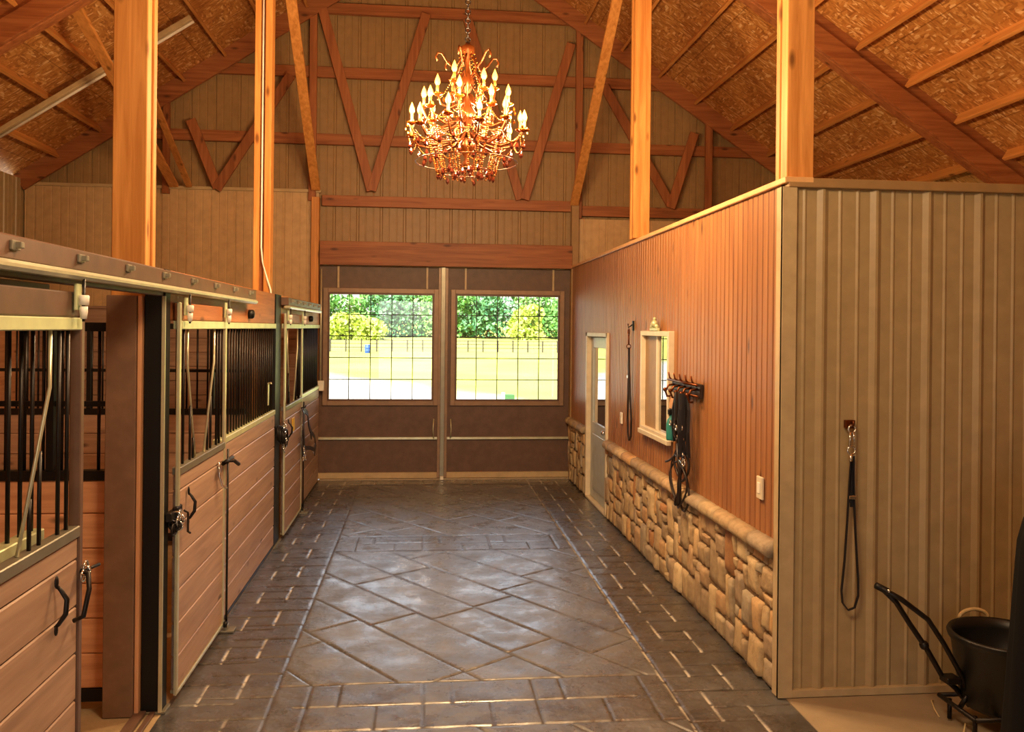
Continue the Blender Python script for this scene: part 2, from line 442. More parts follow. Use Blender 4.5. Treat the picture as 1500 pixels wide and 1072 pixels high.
# ------------------------------------------------------------------ corrugated sheets
def sheet(mb, a0, a1, z0, z1, const, axis, out, pitch=.33, major=(.034, .019), minor=(.016, .006), phase=0., thick=.004, n_minor=2, top=.4):
    """steel sheet standing in plane axis=const, ribs vertical, out=+-1 direction of ribs; runs along other horizontal axis from a0 to a1"""
    prof = [(a0, 0)]
    k = math.floor((a0-phase)/pitch)-1
    while phase+k*pitch < a1+pitch:
        c = phase+k*pitch
        items = [(c, major)]+[(c+pitch*(i+1)/(n_minor+1), minor) for i in range(n_minor)]
        for (cc, (w, h)) in items:
            for da, hh in ((-w*.75, 0), (-w*top, h), (w*top, h), (w*.75, 0)):
                if a0 < cc+da < a1: prof.append((cc+da, hh))
        k += 1
    prof.append((a1, 0)); vs = []; fs = []
    for (a, h) in prof:
        for z in (z0, z1):
            for t_ in (0, -thick):
                p = const+out*(h+t_)
                vs.append((p, a, z) if axis == 'X' else (a, p, z))
    for i in range(len(prof)-1):
        b, c = i*4, (i+1)*4
        fs += [(b, c, c+2, b+2), (b+1, b+3, c+3, c+1), (b, b+1, c+1, c), (b+2, c+2, c+3, b+3)]
    fs += [(0, 2, 3, 1), (4*len(prof)-4, 4*len(prof)-3, 4*len(prof)-1, 4*len(prof)-2)]
    mb.add(vs, fs); return mb

# ------------------------------------------------------------------ END WALL
gable = MB()
def gable_sheet(mb, x0, x1, z0, y):
    # strips of sheet following the roof slope, cut per pitch
    pitch = .11; x = x0
    while x < x1-1e-6:
        xn = min(x+pitch, x1); zt0 = roofz((x+xn)/2)+.14
        sheet(mb, x, xn, z0, zt0, y, 'Y', -1, pitch=.33, phase=.05, major=(.03, -.016), minor=(.014, -.005))
        x = xn
gable_sheet(gable, -5.4, XL, 0, YE+.1); gable_sheet(gable, XL, XR, 3.0, YE+.1); gable_sheet(gable, XR, 6.45, 0, YE+.1)
wall_back = struct('wall_back', gable, M['steel_out'])
mb = MB(); sheet(mb, -5.38, -1.47, .0, 4.02, YE-.02, 'Y', -1, phase=-1.62, major=(.022, -.014), minor=(.012, -.004)); mb.build('liner_panel', M['liner'], wall_back)
mb = MB(); sheet(mb, 2.17, 5.9, .0, 3.74, YE-.02, 'Y', -1, phase=2.3, major=(.022, -.014), minor=(.012, -.004)); mb.build('liner_panel', M['liner'], wall_back)
mb = MB().box(-5.38, -1.44, YE-.06, YE-.01, 4.02, 4.06); mb.build('liner_cap', M['trim'], wall_back)
# girts
for (x0, x1, z) in ((-1.43, 2.14, 3.92), (2.2, 5.2, 3.86), (-4.6, 5.0, 4.78), (-3.2, 3.8, 5.72), (-1.8, 2.3, 6.62)):
    MB().box(x0, x1, YE-.01, YE+.06, z-.075, z+.075, .004).build('girt', M['trussX'], wall_back)
# studs on the end wall
for (x, w, z0, y) in ((-1.56, .10, 3.9, 0), (2.2, .10, 3.74, 0), (-3.53, .09, 3.95, 0), (4.13, .10, 3.8, 0)):
    MB().box(x-w/2, x+w/2, YE-.08, YE-.012, z0, roofz(x)-.1, .004).build('stud', M['trussZ'], wall_back)
for x in (-1.5, 2.16):
    MB().box(x-.06, x+.045, YE-.12, YE+.02, .0, 3.95, .004).build('door_post', M['woodZ'] if x < 0 else M['steel_out'], wall_back)
MB().box(-1.44, 2.11, YE-.14, YE-.02, 3.01, 3.34, .005).build('header_beam', M['redbeam'] if 'redbeam' in M else M['trussX'], wall_back)
# ------------------------------------------------------------------ side walls, ceiling
mb = MB(); sheet(mb, Y0, YE+.1, 0, 4.1, -5.4, 'X', 1, phase=.1, major=(.03, -.016), minor=(.012, -.004)); wl = struct('wall_left', mb, M['steel'])
mb = MB().box(-5.37, -5.34, Y0, YE-.05, .05, 2.4)
for i in range(1, 12): mb.box(-5.341, -5.336, Y0, YE-.05, .05+i*.196+.004, .05+(i+1)*.196-.004)
mb.build('plank_lining', M['redY'], wl)
mb = MB(); sheet(mb, Y0, YE+.1, 0, 3.78, 6.45, 'X', -1, phase=.1, major=(.03, -.016), minor=(.012, -.004)); struct('wall_right_outer', mb, M['steel_out'])
T = .14
mb = MB()
for sg in (-1, 1):
    x1 = RX+sg*6.5; t2 = .02
    for (ya, yb) in ((Y0, YE+.25),):
        za, zb = RZ+T, roofz(x1)+T
        vs = [(RX, ya, za), (x1, ya, zb), (x1, yb, zb), (RX, yb, za)]
        vs += [(a, b, c+t2) for a, b, c in vs]
        fs = [(0, 1, 2, 3), (7, 6, 5, 4), (0, 4, 5, 1), (1, 5, 6, 2), (2, 6, 7, 3), (3, 7, 4, 0)]
        mb.add(vs, fs if sg > 0 else [f[::-1] for f in fs])
ceiling = struct('ceiling', mb, M['osb'])
mb = MB(); yy = Y0
sheet(mb, -5.4, -1.42, 0, 3.0, yy, 'Y', 1); sheet(mb, .6, 6.45, 0, 3.0, yy, 'Y', 1)
x = -5.4
while x < 6.44:
    xn = min(x+.11, 6.45); sheet(mb, x, xn, 3.0, roofz((x+xn)/2)+.14, yy, 'Y', 1, pitch=.33, phase=.05, major=(.03, .016), minor=(.014, .005)); x = xn
struct('wall_rear', mb, M['steel'])  # unseen rear wall, opening narrowed so light comes from the left
# rafters at each post line: things
TY = [-2.4, 1.26, 4.92, 8.5, YE-.1]
slope = math.atan(RP)
# purlins between rafters (parts of the ceiling)
offs = [.35+.545*i for i in range(-0, 12)]
segs = [(Y0, -2.45), (-2.25, 1.2), (1.4, 4.86), (5.05, 8.44), (8.66, YE-.12)]
def purlin(sg, o, ya, yb):
    x = RX+sg*(o-.0); m = MB(); d = Vector((sg*math.cos(slope), 0, -math.sin(slope))); n = Vector((sg*math.sin(slope), 0, math.cos(slope)))
    c = Vector((x, (ya+yb)/2, roofz(x)))+n*.062
    m.obb(c, (.04, yb-ya, .12), Matrix((d, Vector((0, 1, 0)), n)).transposed(), .003)
    return m
for sg in (-1, 1):
    for o in offs:
        oo = o+(.0 if sg > 0 else .47)
        if sg > 0: oo = o+.0
        for (ya, yb) in segs[2:]:
            if RX+sg*oo > -5.35 and RX+sg*oo < 6.4: purlin(sg, oo-.002, ya, yb).build('purlin', M['woodY'], ceiling)
labels = {-2.4: 'pair of rafters closest to the open end behind the viewer', 1.26: 'rafter pair over the first stall', 4.92: 'rafter pair over the near timber posts and corner of the tan steel wall',
          8.5: 'big red-brown rafter pair carried by the farther timber posts', YE-.1: 'gable-end truss with W webs against the beige steel wall'}
for ty in TY[2:]:
    endt = ty > 12
    t = thing('roof_truss', (RX, ty, 4.0), labels[ty], 'roof truss')
    w = .05 if endt else .13
    for sg in (-1, 1):
        x1 = RX+sg*(6.17 if sg > 0 else 5.7); n = Vector((sg*math.sin(slope), 0, math.cos(slope)))
        dz = .05 if endt else .1
        hh = .24 if endt else .34
        a = Vector((RX+sg*.02, ty+w/2, RZ-.02)); b = Vector((x1, ty+w/2, roofz(x1)))
        off = n*(-.0+.12-hh/2)
        MB().beam(a+off, b+off, w, hh, (0, 0, 1), .005).build('rafter', M['trussX'], t)
        if not endt:
            off = n*(.12-hh/2-.06)
            MB().beam(a+off+Vector((0, -w/2-.02, 0)), b+off+Vector((0, -w/2-.02, 0)), .04, .2, (0, 0, 1), .003).build('rafter_cleat', M['trussX'], t)
    if endt:
        for (xa, za, xb, zb) in ((-1.44, 6.57, -.74, 4.06), (0, 6.57, -.74, 4.06), (2.07, 6.24, 1.42, 3.99), (.58, 6.53, 1.36, 3.99), (-3.2, 4.97, -2.83, 4.04),
                                 (-1.86, 5.63, -2.85, 4.02), (2.55, 5.66, 3.56, 3.97), (3.9, 5.02, 3.55, 3.92)):
            yo = ty+.01+(.012 if xa < xb else 0); MB().beam((xa, yo, za), (xb, yo, zb), .13, .045, (0, 1, 0), .003).build('web', M['trussZ'], t)
# diagonal braces
for (x, y1, z1, y2, z2, lab) in ((-1.50, YE-.13, 4.05, 8.7, 6.55, 'bright lean timber brace rising from the end of the left tan steel panel'),
                                 (2.13, YE-.13, 3.93, 8.7, 6.4, 'bright leaning timber brace right of the chandelier, above the right door post'),
                                 (-3.40, YE-.13, 4.05, 8.6, 5.28, 'diagonal timber brace passing behind the big left post')):
    m = MB().beam((x, y1, z1), (x, y2, z2), .12, .045, (0, 0, 1), .004); tag(m.build('timber_brace', M['woodY']), lab, 'brace', 'diagonal roof braces')
m = MB().beam((-3.2, YE-.13, 4.05), (-3.2, 10.2, 4.95), .08, .04, (0, 0, 1), .004); tag(m.build('timber_brace', M['woodY']), 'short thin timber brace just right of the big left post, above the steel panel', 'brace', 'diagonal roof braces')
# strip light
t = thing('strip_light', (-3.8, 10.45, 4.9), 'long white strip light fixed under the left roof purlins', 'light fixture')
n = Vector((-math.sin(slope), 0, math.cos(slope)))
a = Vector((-2.78, 10.45, roofz(-2.78)))-n*.035; b = Vector((-5.1, 10.45, roofz(-5.1)))-n*.035
MB().beam(a, b, .12, .06, (0, 0, 1), .008).build('housing', M['trim'], t)
MB().tube([a-n*.045, b-n*.045], .017, 10).build('tube', M['white'], t)

# ------------------------------------------------------------------ POSTS
def post(x0, x1, y0, y1, z0, lab, plies=True, mat='woodZ'):
    z1 = roofz((x0+x1)/2)-.05; t = thing('timber_post', ((x0+x1)/2, (y0+y1)/2, z0), lab, 'post', 'tall square timber posts')
    w = (y1-y0)/3
    for i in range(3):
        MB().box(x0+(.008 if i == 1 else 0), x1-(.012 if i == 1 else 0), y0+i*w+.001, y0+(i+1)*w-.001, z0, z1, .004).build('ply', M[mat], t)
    return t
post(-1.716, -1.535, 4.92, 5.10, 0, 'thick timber post in front on the left, rising behind the stall track')
post(2.13, 2.295, 4.86, 5.03, 3.06, 'thick timber post standing on the corner of the tan steel wall')
post(2.13, 2.30, 8.58, 8.75, 3.09, 'timber post rising from the middle of the right wood-clad wall')
t = thing('timber_post', (-1.58, 8.66, 0), 'timber post with a pale conduit, second on the left above the stall fronts', 'post', 'tall square timber posts')
zt = roofz(-1.6)-.05
MB().box(-1.665, -1.61, 8.58, 8.74, 0, zt, .004).build('ply', M['woodZ'], t)
MB().box(-1.61, -1.565, 8.62, 8.72, 0, zt, .004).build('ply', M['trussZ'], t)
MB().box(-1.565, -1.50, 8.58, 8.74, 0, zt, .004).build('ply', M['woodZ'], t)
m = MB().tube([(-1.59, 8.60, 6.2), (-1.59, 8.6, 4.0), (-1.59, 8.6, 2.92), (-1.575, 8.59, 2.78), (-1.53, 8.58, 2.62), (-1.49, 8.57, 2.5), (-1.48, 8.56, 2.34)], .009, 8)
tag(m.build('conduit', M['white']), 'thin pale cable conduit running down the second left timber post', 'conduit')

# ------------------------------------------------------------------ RIGHT WALL (bead board + stone)
DY0, DY1 = 9.62, 10.88      # door opening (incl. frame)
WY0, WY1, WZ0, WZ1 = 7.07, 8.02, 1.2, 2.14
XW = XR+.02
def bead(mb, a0, a1, z0, z1):
    return sheet(mb, a0, a1, z0, z1, XW, 'X', -1, pitch=.085, major=(.013, -.009), minor=(.01, 0), n_minor=0, thick=.02)
mb = MB(); ZT = 3.02
bead(mb, 4.86, WY0, .6, ZT); bead(mb, WY0, WY1, .6, WZ0); bead(mb, WY0, WY1, WZ1, ZT); bead(mb, WY1, DY0, .6, ZT); bead(mb, DY0, DY1, 2.11, ZT); bead(mb, DY1, YE-.02, .6, ZT)
wr = struct('wall_right', mb, M['bead'])
mb = MB().box(XR+.05, XR+.15, 4.86, WY0, 0, ZT).box(XR+.05, XR+.15, WY0, WY1, 0, WZ0).box(XR+.05, XR+.15, WY0, WY1, WZ1, ZT).box(XR+.05, XR+.15, WY1, DY0, 0, ZT).box(XR+.05, XR+.15, DY0, DY1, 2.11, ZT).box(XR+.05, XR+.15, DY1, YE-.02, 0, ZT)
mb.build('wall_core', M['steel_out'], wr)
MB().box(XR-.005, XR+.17, 4.80, YE-.02, ZT, ZT+.035, .004).build('top_cap', M['trimwood'] if 'trimwood' in M else M['trim'], wr)
MB().box(XR+.15, 6.42, 5.0, YE-.05, 2.95, 2.98).build('room_ceiling', M['steel_out'], wr)
# stone veneer
def stones(mb, y0, y1, z0, z1, seed):
    rr = random.Random(seed); cell = .084; ny = max(1, round((y1-y0)/cell)); nz = max(1, round((z1-z0)/cell)); cy, cz = (y1-y0)/ny, (z1-z0)/nz
    occ = [[False]*nz for _ in range(ny)]
    for k in range(nz):
        for j in range(ny):
            if occ[j][k]: continue
            for _ in range(12):
                w = rr.choice((1, 2, 2, 2, 3)); h = rr.choice((1, 2, 2, 3, 3, 4)) if w < 3 else rr.choice((2, 2, 3))
                if j+w <= ny and k+h <= nz and not any(occ[j+a][k+b] for a in range(w) for b in range(h)): break
            else: w = h = 1
            for a in range(w):
                for b in range(h): occ[j+a][k+b] = True
            g = .003; ya, yb = y0+j*cy+g, y0+(j+w)*cy-g; za, zb = z0+k*cz+g, z0+(k+h)*cz-g
            jit = lambda: rr.uniform(-.010, .010)
            cor = [(ya+abs(jit()), za+abs(jit())), (yb-abs(jit()), za+abs(jit())), (yb-abs(jit()), zb-abs(jit())), (ya+abs(jit()), zb-abs(jit()))]
            dep = rr.uniform(.030, .052); tilt = rr.uniform(-.01, .01); tz = rr.uniform(-.008, .008); N = 6; vs = []; fs = []
            for a in range(N+1):
                for b in range(N+1):
                    s_, t_ = (0, .05, .22, .5, .78, .95, 1)[a], (0, .05, .22, .5, .78, .95, 1)[b]; s_ = s_+.02*math.sin(b*2.1+j) if 1 < a < N-1 else s_
                    y = (cor[0][0]*(1-s_)+cor[1][0]*s_)*(1-t_)+(cor[3][0]*(1-s_)+cor[2][0]*s_)*t_
                    z = (cor[0][1]*(1-s_)+cor[1][1]*s_)*(1-t_)+(cor[3][1]*(1-s_)+cor[2][1]*s_)*t_
                    e = min(a, N-a, b, N-b); cornr = (a in (0, N)) and (b in (0, N))
                    if cornr: y += (.007 if a == 0 else -.007); z += (.007 if b == 0 else -.007)
                    d = [.004, dep*.86, dep][min(e, 2)]+(0 if e == 0 else rr.uniform(-.004, .004)+tilt*(s_-.5)*2+tz*(t_-.5)*2)
                    vs.append((XR+.028-d, y, z))
            for a in range(N):
                for b in range(N):
                    q = a*(N+1)+b; fs.append((q, q+1, q+N+2, q+N+1))
            mb.add(vs, fs, True)
    return mb
for (a, b, sd) in ((4.90, DY0-.02, 4), (DY1+.03, YE-.04, 9)):
    m = MB(); stones(m, a, b, .0, .80, sd); m.build('stone_wainscot', M['stone'], wr)
    MB().box(XR+.012, XR+.06, a, b, 0, .82).build('mortar_bed', M['mortar'], wr)
    m = MB(); y = a; rr = random.Random(sd)
    while y < b-.05:
        L = min(rr.uniform(.3, .42), b-y)
        prof = [(.03, .80), (-.045, .80), (-.062, .815), (-.066, .84), (-.055, .868), (-.03, .882), (.03, .895)]
        n_ = 7; vs = []; fs = []
        for i in range(n_):
            yy = y+.003+(L-.006)*i/(n_-1); sh = .85 if i in (0, n_-1) else 1
            jx = rr.uniform(-.003, .003)
            for (dx, z) in prof: vs.append((XR+.0+(dx*sh if dx < 0 else dx)+jx, yy, z+(rr.uniform(-.002, .002))))
        P = len(prof)
        for i in range(n_-1):
            for k in range(P-1): fs.append((i*P+k, (i+1)*P+k, (i+1)*P+k+1, i*P+k+1))
            fs.append((i*P+P-1, (i+1)*P+P-1, (i+1)*P, i*P))
        fs += [tuple(range(P)), tuple((n_-1)*P+k for k in range(P))[::-1]]
        m.add(vs, fs, True); y += L
    m.build('stone_cap', M['stone'], wr)
# near corner trim + steel panel wall facing the viewer
mb = MB(); sheet(mb, 2.15, 6.42, .02, 3.0, 4.84, 'Y', -1, phase=2.343, major=(.048, .019), minor=(.018, .0065), top=.15)
ws = struct('wall_front', mb, M['steel'])
MB().box(2.12, 6.42, 4.845, 4.9, 0, 3.0).build('wall_core', M['steel_out'], ws)
MB().box(2.12, 6.42, 4.80, 4.92, 2.995, 3.05, .004).build('top_cap', M['steel_out'], ws)
MB().box(2.12, 6.42, 4.812, 4.845, 0, .045, .003).build('base_trim', M['trim'], ws)
MB().box(2.085, 2.175, 4.81, 4.835, 0, 3.0, .003).box(2.085, 2.11, 4.81, 4.90, 0, 3.0, .003).build('corner_trim', M['trim'], ws)
# door in right wall
d = tag(thing('door_1', (XR+.08, (DY0+DY1)/2, 0)), kind='structure')
MB().box(XR-.01, XR+.16, DY1-.07, DY1, 0, 2.11, .004).box(XR-.01, XR+.16, DY0, DY0+.05, 0, 2.11, .004).box(XR-.01, XR+.16, DY0, DY1, 2.06, 2.11, .004).box(XR-.01, XR+.16, DY0, DY1, 0, .025, .003).build('door_frame', M['cream'], d)
ya, yb = DY0+.055, DY1-.075; gx = XR+.05
MB().box(gx, gx+.045, ya, yb, .03, .98, .003).box(gx, gx+.045, ya, ya+.12, .98, 2.05, .003).box(gx, gx+.045, yb-.12, yb, .98, 2.05, .003).box(gx, gx+.045, ya+.12, yb-.12, 1.92, 2.05, .003).box(gx-.012, gx, ya+.14, yb-.14, .16, .84, .004).build('door_leaf', M['doorgrey'], d)
MB().box(gx+.016, gx+.026, ya+.12, yb-.12, .98, 1.92).build('glass_pane', M['darkglass'], d)
MB().tube([(gx, ya+.06, .95), (gx-.05, ya+.06, .95)], .012).ball((gx-.065, ya+.06, .95), .028).build('door_knob', M['chrome'], d)
# window in right wall
w = tag(thing('window_1', (XR+.04, (WY0+WY1)/2, WZ0)), kind='structure')
def frame(mb, x0, x1, y0, y1, z0, z1, t_):
    return mb.box(x0, x1, y0, y0+t_, z0, z1, .003).box(x0, x1, y1-t_, y1, z0, z1, .003).box(x0, x1, y0+t_, y1-t_, z0, z0+t_, .003).box(x0, x1, y0+t_, y1-t_, z1-t_, z1, .003)
frame(MB(), XR-.03, XR+.09, WY0, WY1, WZ0, WZ1, .045).build('window_frame', M['cream'], w)
MB().box(XR-.045, XR+.0, WY0-.01, WY1+.01, WZ0-.03, WZ0+.012, .004).build('window_sill', M['cream'], w)
ym = (WY0+WY1)/2
MB().box(XR+.0, XR+.05, ym-.022, ym+.022, WZ0+.045, WZ1-.045, .003).build('mullion', M['cream'], w)
MB().box(XR+.02, XR+.026, WY0+.045, ym-.022, WZ0+.045, WZ1-.045).build('glass_pane', M['darkglass'], w)
MB().box(XR+.012, XR+.016, ym+.022, WY1-.045, WZ0+.045, WZ1-.045).build('insect_screen', M['steel_out'], w)
# finial ornament on the window head
t = MB(); cx, cz = WY0+.47, WZ1
t.box(XR-.035, XR-.012, cx-.13, cx+.13, cz, cz+.03, .004).ball((XR-.024, cx, cz+.065), .035).ball((XR-.024, cx-.07, cz+.042), .022).ball((XR-.024, cx+.07, cz+.042), .022).ball((XR-.024, cx, cz+.11), .016)
tag(t.build('window_ornament', M['rail']), 'small pale scroll ornament on top of the wall window frame', 'ornament')

# ------------------------------------------------------------------ END DOORS
def end_door(x0, x1, lab, wx0, wx1, hs):
    t = thing('sliding_door', ((x0+x1)/2, YE+.02, 0.02), lab, 'sliding door', 'end sliding doors')
    y0, y1 = YE-.02, YE+.03; wz0, wz1 = 1.11, 2.63
    MB().box(x0, x1, y0+.02, y1, .1, wz0).box(x0, x1, y0+.02, y1, wz1, 3.0).box(x0, wx0, y0+.02, y1, wz0, wz1).box(wx1, x1, y0+.02, y1, wz0, wz1).build('door_skin', M['brownpanel'], t)
    MB().box(x0, x1, y0-.02, y1, .02, .1, .003).build('bottom_rail', M['trim'], t)
    MB().box(x0, x1, y0-.02, y0+.02, .565, .6, .003).build('cross_rail', M['zinc'], t)
    m = MB()
    for (a, b) in ((wx0-.065, wx0), (wx1, wx1+.065)): m.box(a, b, y0-.02, y0+.025, wz0-.065, wz1+.065, .004)
    for (a, b) in ((wz0-.065, wz0), (wz1, wz1+.065)): m.box(wx0, wx1, y0-.02, y0+.025, a, b, .004)
    wf = m.build('window_frame', M['tanframe'], t)
    m = MB()
    for (a, b) in ((wx0, wx0+.025), (wx1-.025, wx1)): m.box(a, b, y0-.01, y0+.03, wz0, wz1)
    for (a, b) in ((wz0, wz0+.025), (wz1-.025, wz1)): m.box(wx0+.025, wx1-.025, y0-.01, y0+.03, a, b)
    m.build('window_bead', M['brown'], t)
    m = MB()
    for i in range(1, 5):
        x = wx0+(wx1-wx0)*i/5; m.box(x-.006, x+.006, y0-.004, y0+.010, wz0+.025, wz1-.025)
        z = wz0+(wz1-wz0)*i/5; m.box(wx0+.025, wx1-.025, y0-.003, y0+.009, z-.006, z+.006)
    m.build('muntin_grid', M['iron'], t)
    MB().box(wx0+.02, wx1-.02, y0+.012, y0+.018, wz0+.02, wz1-.02).build('glass_pane', M['glass'], t)
    for x in (wx0+.14, wx1-.1):
        MB().box(x-.014, x+.014, y0-.015, y0+.02, wz1+.065, 3.0, .002).build('hanger_strap', M['trim'], t)
    xh = x1-.05 if hs > 0 else x0+.05
    MB().tube([(xh, y0-.03, .58), (xh-.01*hs, y0-.05, .72), (xh, y0-.03, .86)], .009).build('pull_bar', M['zinc'], t)
    return t
end_door(-1.45, .212, 'left brown end door with gridded window of five by five panes', -1.33, .15, 1)
end_door(.348, 2.125, 'right brown end door with gridded window near the stone wall', .455, 1.955, -1)
t = thing('door_center_post', (.28, YE-.03, 0), 'grey steel centre post between the two end doors', 'door post')
MB().box(.21, .35, YE-.03, YE+.03, .02, 3.01, .004).build('post_face', M['tanframe'], t)
MB().box(.25, .31, YE-.055, YE-.031, .02, 3.01, .004).build('post_rib', M['zincd'], t)
MB().box(.255, .305, YE-.10, YE-.056, .0, .05, .004).build('floor_guide', M['white'], t)
struct('trim_1', MB().box(XL, XR, YE-.06, YE+.05, -.02, .018), M['conc'])
t = thing('electrical_box', (-1.40, YE-.16, 1.3), 'white electrical box at the left end of the stall fronts', 'electrical box')
MB().box(-1.44, -1.36, YE-.2, YE-.13, 1.26, 1.40, .006).build('cover', M['white'], t); MB().box(-1.50, -1.44, YE-.19, YE-.13, 1.24, 1.38, .004).build('back_box', M['iron'], t)
MB().tube([(-1.41, YE-.15, 1.4), (-1.41, YE-.15, 2.2), (-1.41, YE-.15, 2.95)], .012).build('riser_conduit', M['zinc'], t)

# ------------------------------------------------------------------ STALLS
def planks(mb, axis, c, th, a0, a1, z0, z1, ph=.19):
    z = z0
    while z < z1-.01:
        zz = min(z+ph, z1)
        if axis == 'X': mb.box(c-th, c, a0, a1, z+.002, zz-.002, .006)
        else: mb.box(a0, a1, c-th, c, z+.002, zz-.002, .006)
        z = zz
    return mb
def bars(t, x, ys, z0, z1, mat='iron', r=.0085, axis='Y'):
    first = None
    for y in ys:
        if first is None:
            p = (x, y) if axis == 'Y' else (y, x)
            first = MB().tube([(p[0], p[1], z0), (p[0], p[1], z1)], r, 8).build('grill_bar', M[mat], t); y0_ = y
        else: dup(first, t, (0, y-y0_, 0) if axis == 'Y' else (y-y0_, 0, 0))
def frange(a, b, n): return [a+(b-a)*i/(n-1) for i in range(n)]
ZG, ZT2 = 1.335, 2.125
def fixed_panel(y0, y1, lab, front=-1.42):
    t = thing('stall_front_panel', (front-.03, (y0+y1)/2, 0), lab, 'stall panel', 'fixed stall front panels')
    planks(MB(), 'X', front, .045, y0, y1, .03, ZG-.04).build('plank_boards', M['stallY'], t)
    MB().box(front-.055, front+.006, y0, y1, ZG-.04, ZG+.005, .004).build('sill_rail', M['rail'], t)
    MB().box(front-.055, front+.006, y0, y1, ZT2, ZT2+.048, .004).build('top_rail', M['rail'], t)
    n = int((y1-y0)/.095); bars(t, front-.025, [y0+(y1-y0)*(i+.5)/n for i in range(n)], ZG, ZT2)
    MB().box(front-.05, front-.0, y0, y1, .0, .03, .002).build('floor_channel', M['iron'], t)
    return t
f2 = fixed_panel(6.23, 8.46, 'long barred stall front panel between the open-yoke door and second black post')
f3 = fixed_panel(10.07, 11.98, 'farthest barred stall front panel beside the end doors')
f1 = fixed_panel(1.35, 3.56, 'barred stall front panel hidden behind the slid-open nearest door', -1.49)
def handle(mb, x, y, z, h=.17, s=1):
    mb.tube([(x, y, z-h/2), (x+.012, y, z-h/2+.01), (x+.038, y, z-.035), (x+.042, y, z+.02), (x+.02, y, z+h/2-.03), (x+.004, y, z+h/2-.012)], .008, 8, True, [.006, .008, .010, .010, .008, .006])
    mb.ball((x+.004, y, z-h/2-.012), .016, 8, 6, (.4, .8, 1.3)).ball((x+.004, y, z+h/2+.0), .017, 8, 6, (.4, .8, 1.5))
    return mb
def stall_door(y0, y1, lab, xf=-1.375):
    t = thing('stall_door', (xf-.03, (y0+y1)/2, 0.04), lab, 'stall door', 'sliding stall doors')
    planks(MB(), 'X', xf-.008, .035, y0+.035, y1-.035, .06, ZG-.045).build('plank_boards', M['stallY'], t)
    planks(MB(), 'X', xf-.008, .035, y0+.035, y1-.035, ZT2+.05, 2.28).build('top_board', M['brown'] if y0 < 4 else M['trussY'], t)
    m = MB()
    for (a, b) in ((y0, y0+.035), (y1-.035, y1)): m.box(xf-(.045 if y0 < 4 else .02), xf, a, b, .04, 2.28, .004)
    m.box(xf-.045, xf, y0+.035, y1-.035, .04, .06, .002).build('steel_frame', M['brownframe'] if y0 < 4 else M['zinc'], t)
    MB().box(xf-.048, xf+.003, y0+.035, y1-.035, ZG-.045, ZG, .004).build('sill_rail', M['zincd'] if 'zincd' in M else M['zinc'], t)
    MB().box(xf-.048, xf+.003, y0+.035, y1-.035, ZT2, ZT2+.05, .004).build('top_rail', M['rail'], t)
    xb = xf-.024; a, b = y0+.25, y1-.27; c, d_ = y0+.44, y1-.52; zk = 1.88
    ys = [y0+.085, y0+.165, y1-.19, y1-.11]
    bars(t, xb, ys, ZG, ZT2)
    for (ya, yb) in ((a, c), (b, d_)):
        MB().tube([(xb, ya, ZT2), (xb, ya, zk+.03), (xb, yb, ZG)], .0075, 8).build('yoke_bar', M['zinc'], t)
    for ya, yt in ((a+.07, zk-.22), (a+.14, zk-.42), (b-.08, zk-.2), (b-.16, zk-.36)):
        MB().tube([(xb, ya, ZG), (xb, ya, yt)], .008, 8).build('short_bar', M['iron'], t)
    h = y0+.20 if y0 > 4 else y1-.26
    handle(MB(), xf, h, 1.085).build('pull_handle', M['iron'], t)
    if y0 < 9: return t
    return t
d1 = stall_door(2.44, 3.657, 'nearest stall door, slid open toward the viewer')
d2 = stall_door(5.03, 6.20, 'closed stall door with V-shaped yoke opening beside the first black post')
d3 = stall_door(8.80, 10.04, 'stall door with a halter and yellow tag, past the second black post')
# hangers
def hanger(y, lab):
    t = thing('door_hanger', (-1.36, y, 2.2), lab, 'door hanger', 'roller hangers of the stall doors')
    MB().box(-1.374, -1.362, y-.025, y+.025, 2.205, 2.31, .003).build('hanger_plate', M['rail'], t)
    MB().lathe([(.0, 0), (.012, 0), (.016, .03), (.016, .05)], (-1.345, y, 2.17), 10).lathe([(.02, 0), (.022, .035), (.018, .04)], (-1.345, y, 2.225), 10).build('adjuster', M['white'], t)
    MB().tube([(-1.345, y, 2.16), (-1.345, y, 2.33)], .006).build('bolt', M['iron'], t)
hanger(3.56, 'pale roller hanger at the edge of the nearest stall door')
hanger(5.12, 'pale roller hanger next to the first black post'); hanger(6.12, 'pale roller hanger where the yoke door meets the barred panel')
hanger(8.9, 'small roller hanger beside the second black post'); hanger(9.95, 'small roller hanger over the farthest stall door edge')
# tracks
def track(y0, y1, lab, nb):
    t = thing('sliding_door_track', (-1.38, (y0+y1)/2, 2.33), lab, 'door track', 'sliding stall door tracks')
    MB().box(-1.43, -1.352, y0, y1, 2.362, 2.44, .003).build('track_cover', M['brown'], t)
    MB().box(-1.40, -1.335, y0, y1, 2.325, 2.360, .012).build('track_rail', M['zinc'], t)
    b0 = None
    for i in range(nb):
        y = y0+(y1-y0)*(i+.5)/nb
        if b0 is None:
            b0 = MB().box(-1.353, -1.340, y-.03, y+.03, 2.392, 2.425, .003).box(-1.349, -1.32, y-.012, y+.012, 2.398, 2.42, .003).build('track_bracket', M['zincd'], t); yb0 = y
        else: dup(b0, t, (0, y-yb0, 0))
track(-.6, 7.12, 'long bright sliding door track along the near stalls', 14)
track(8.8, 11.5, 'short sliding door track over the farthest stall', 6)
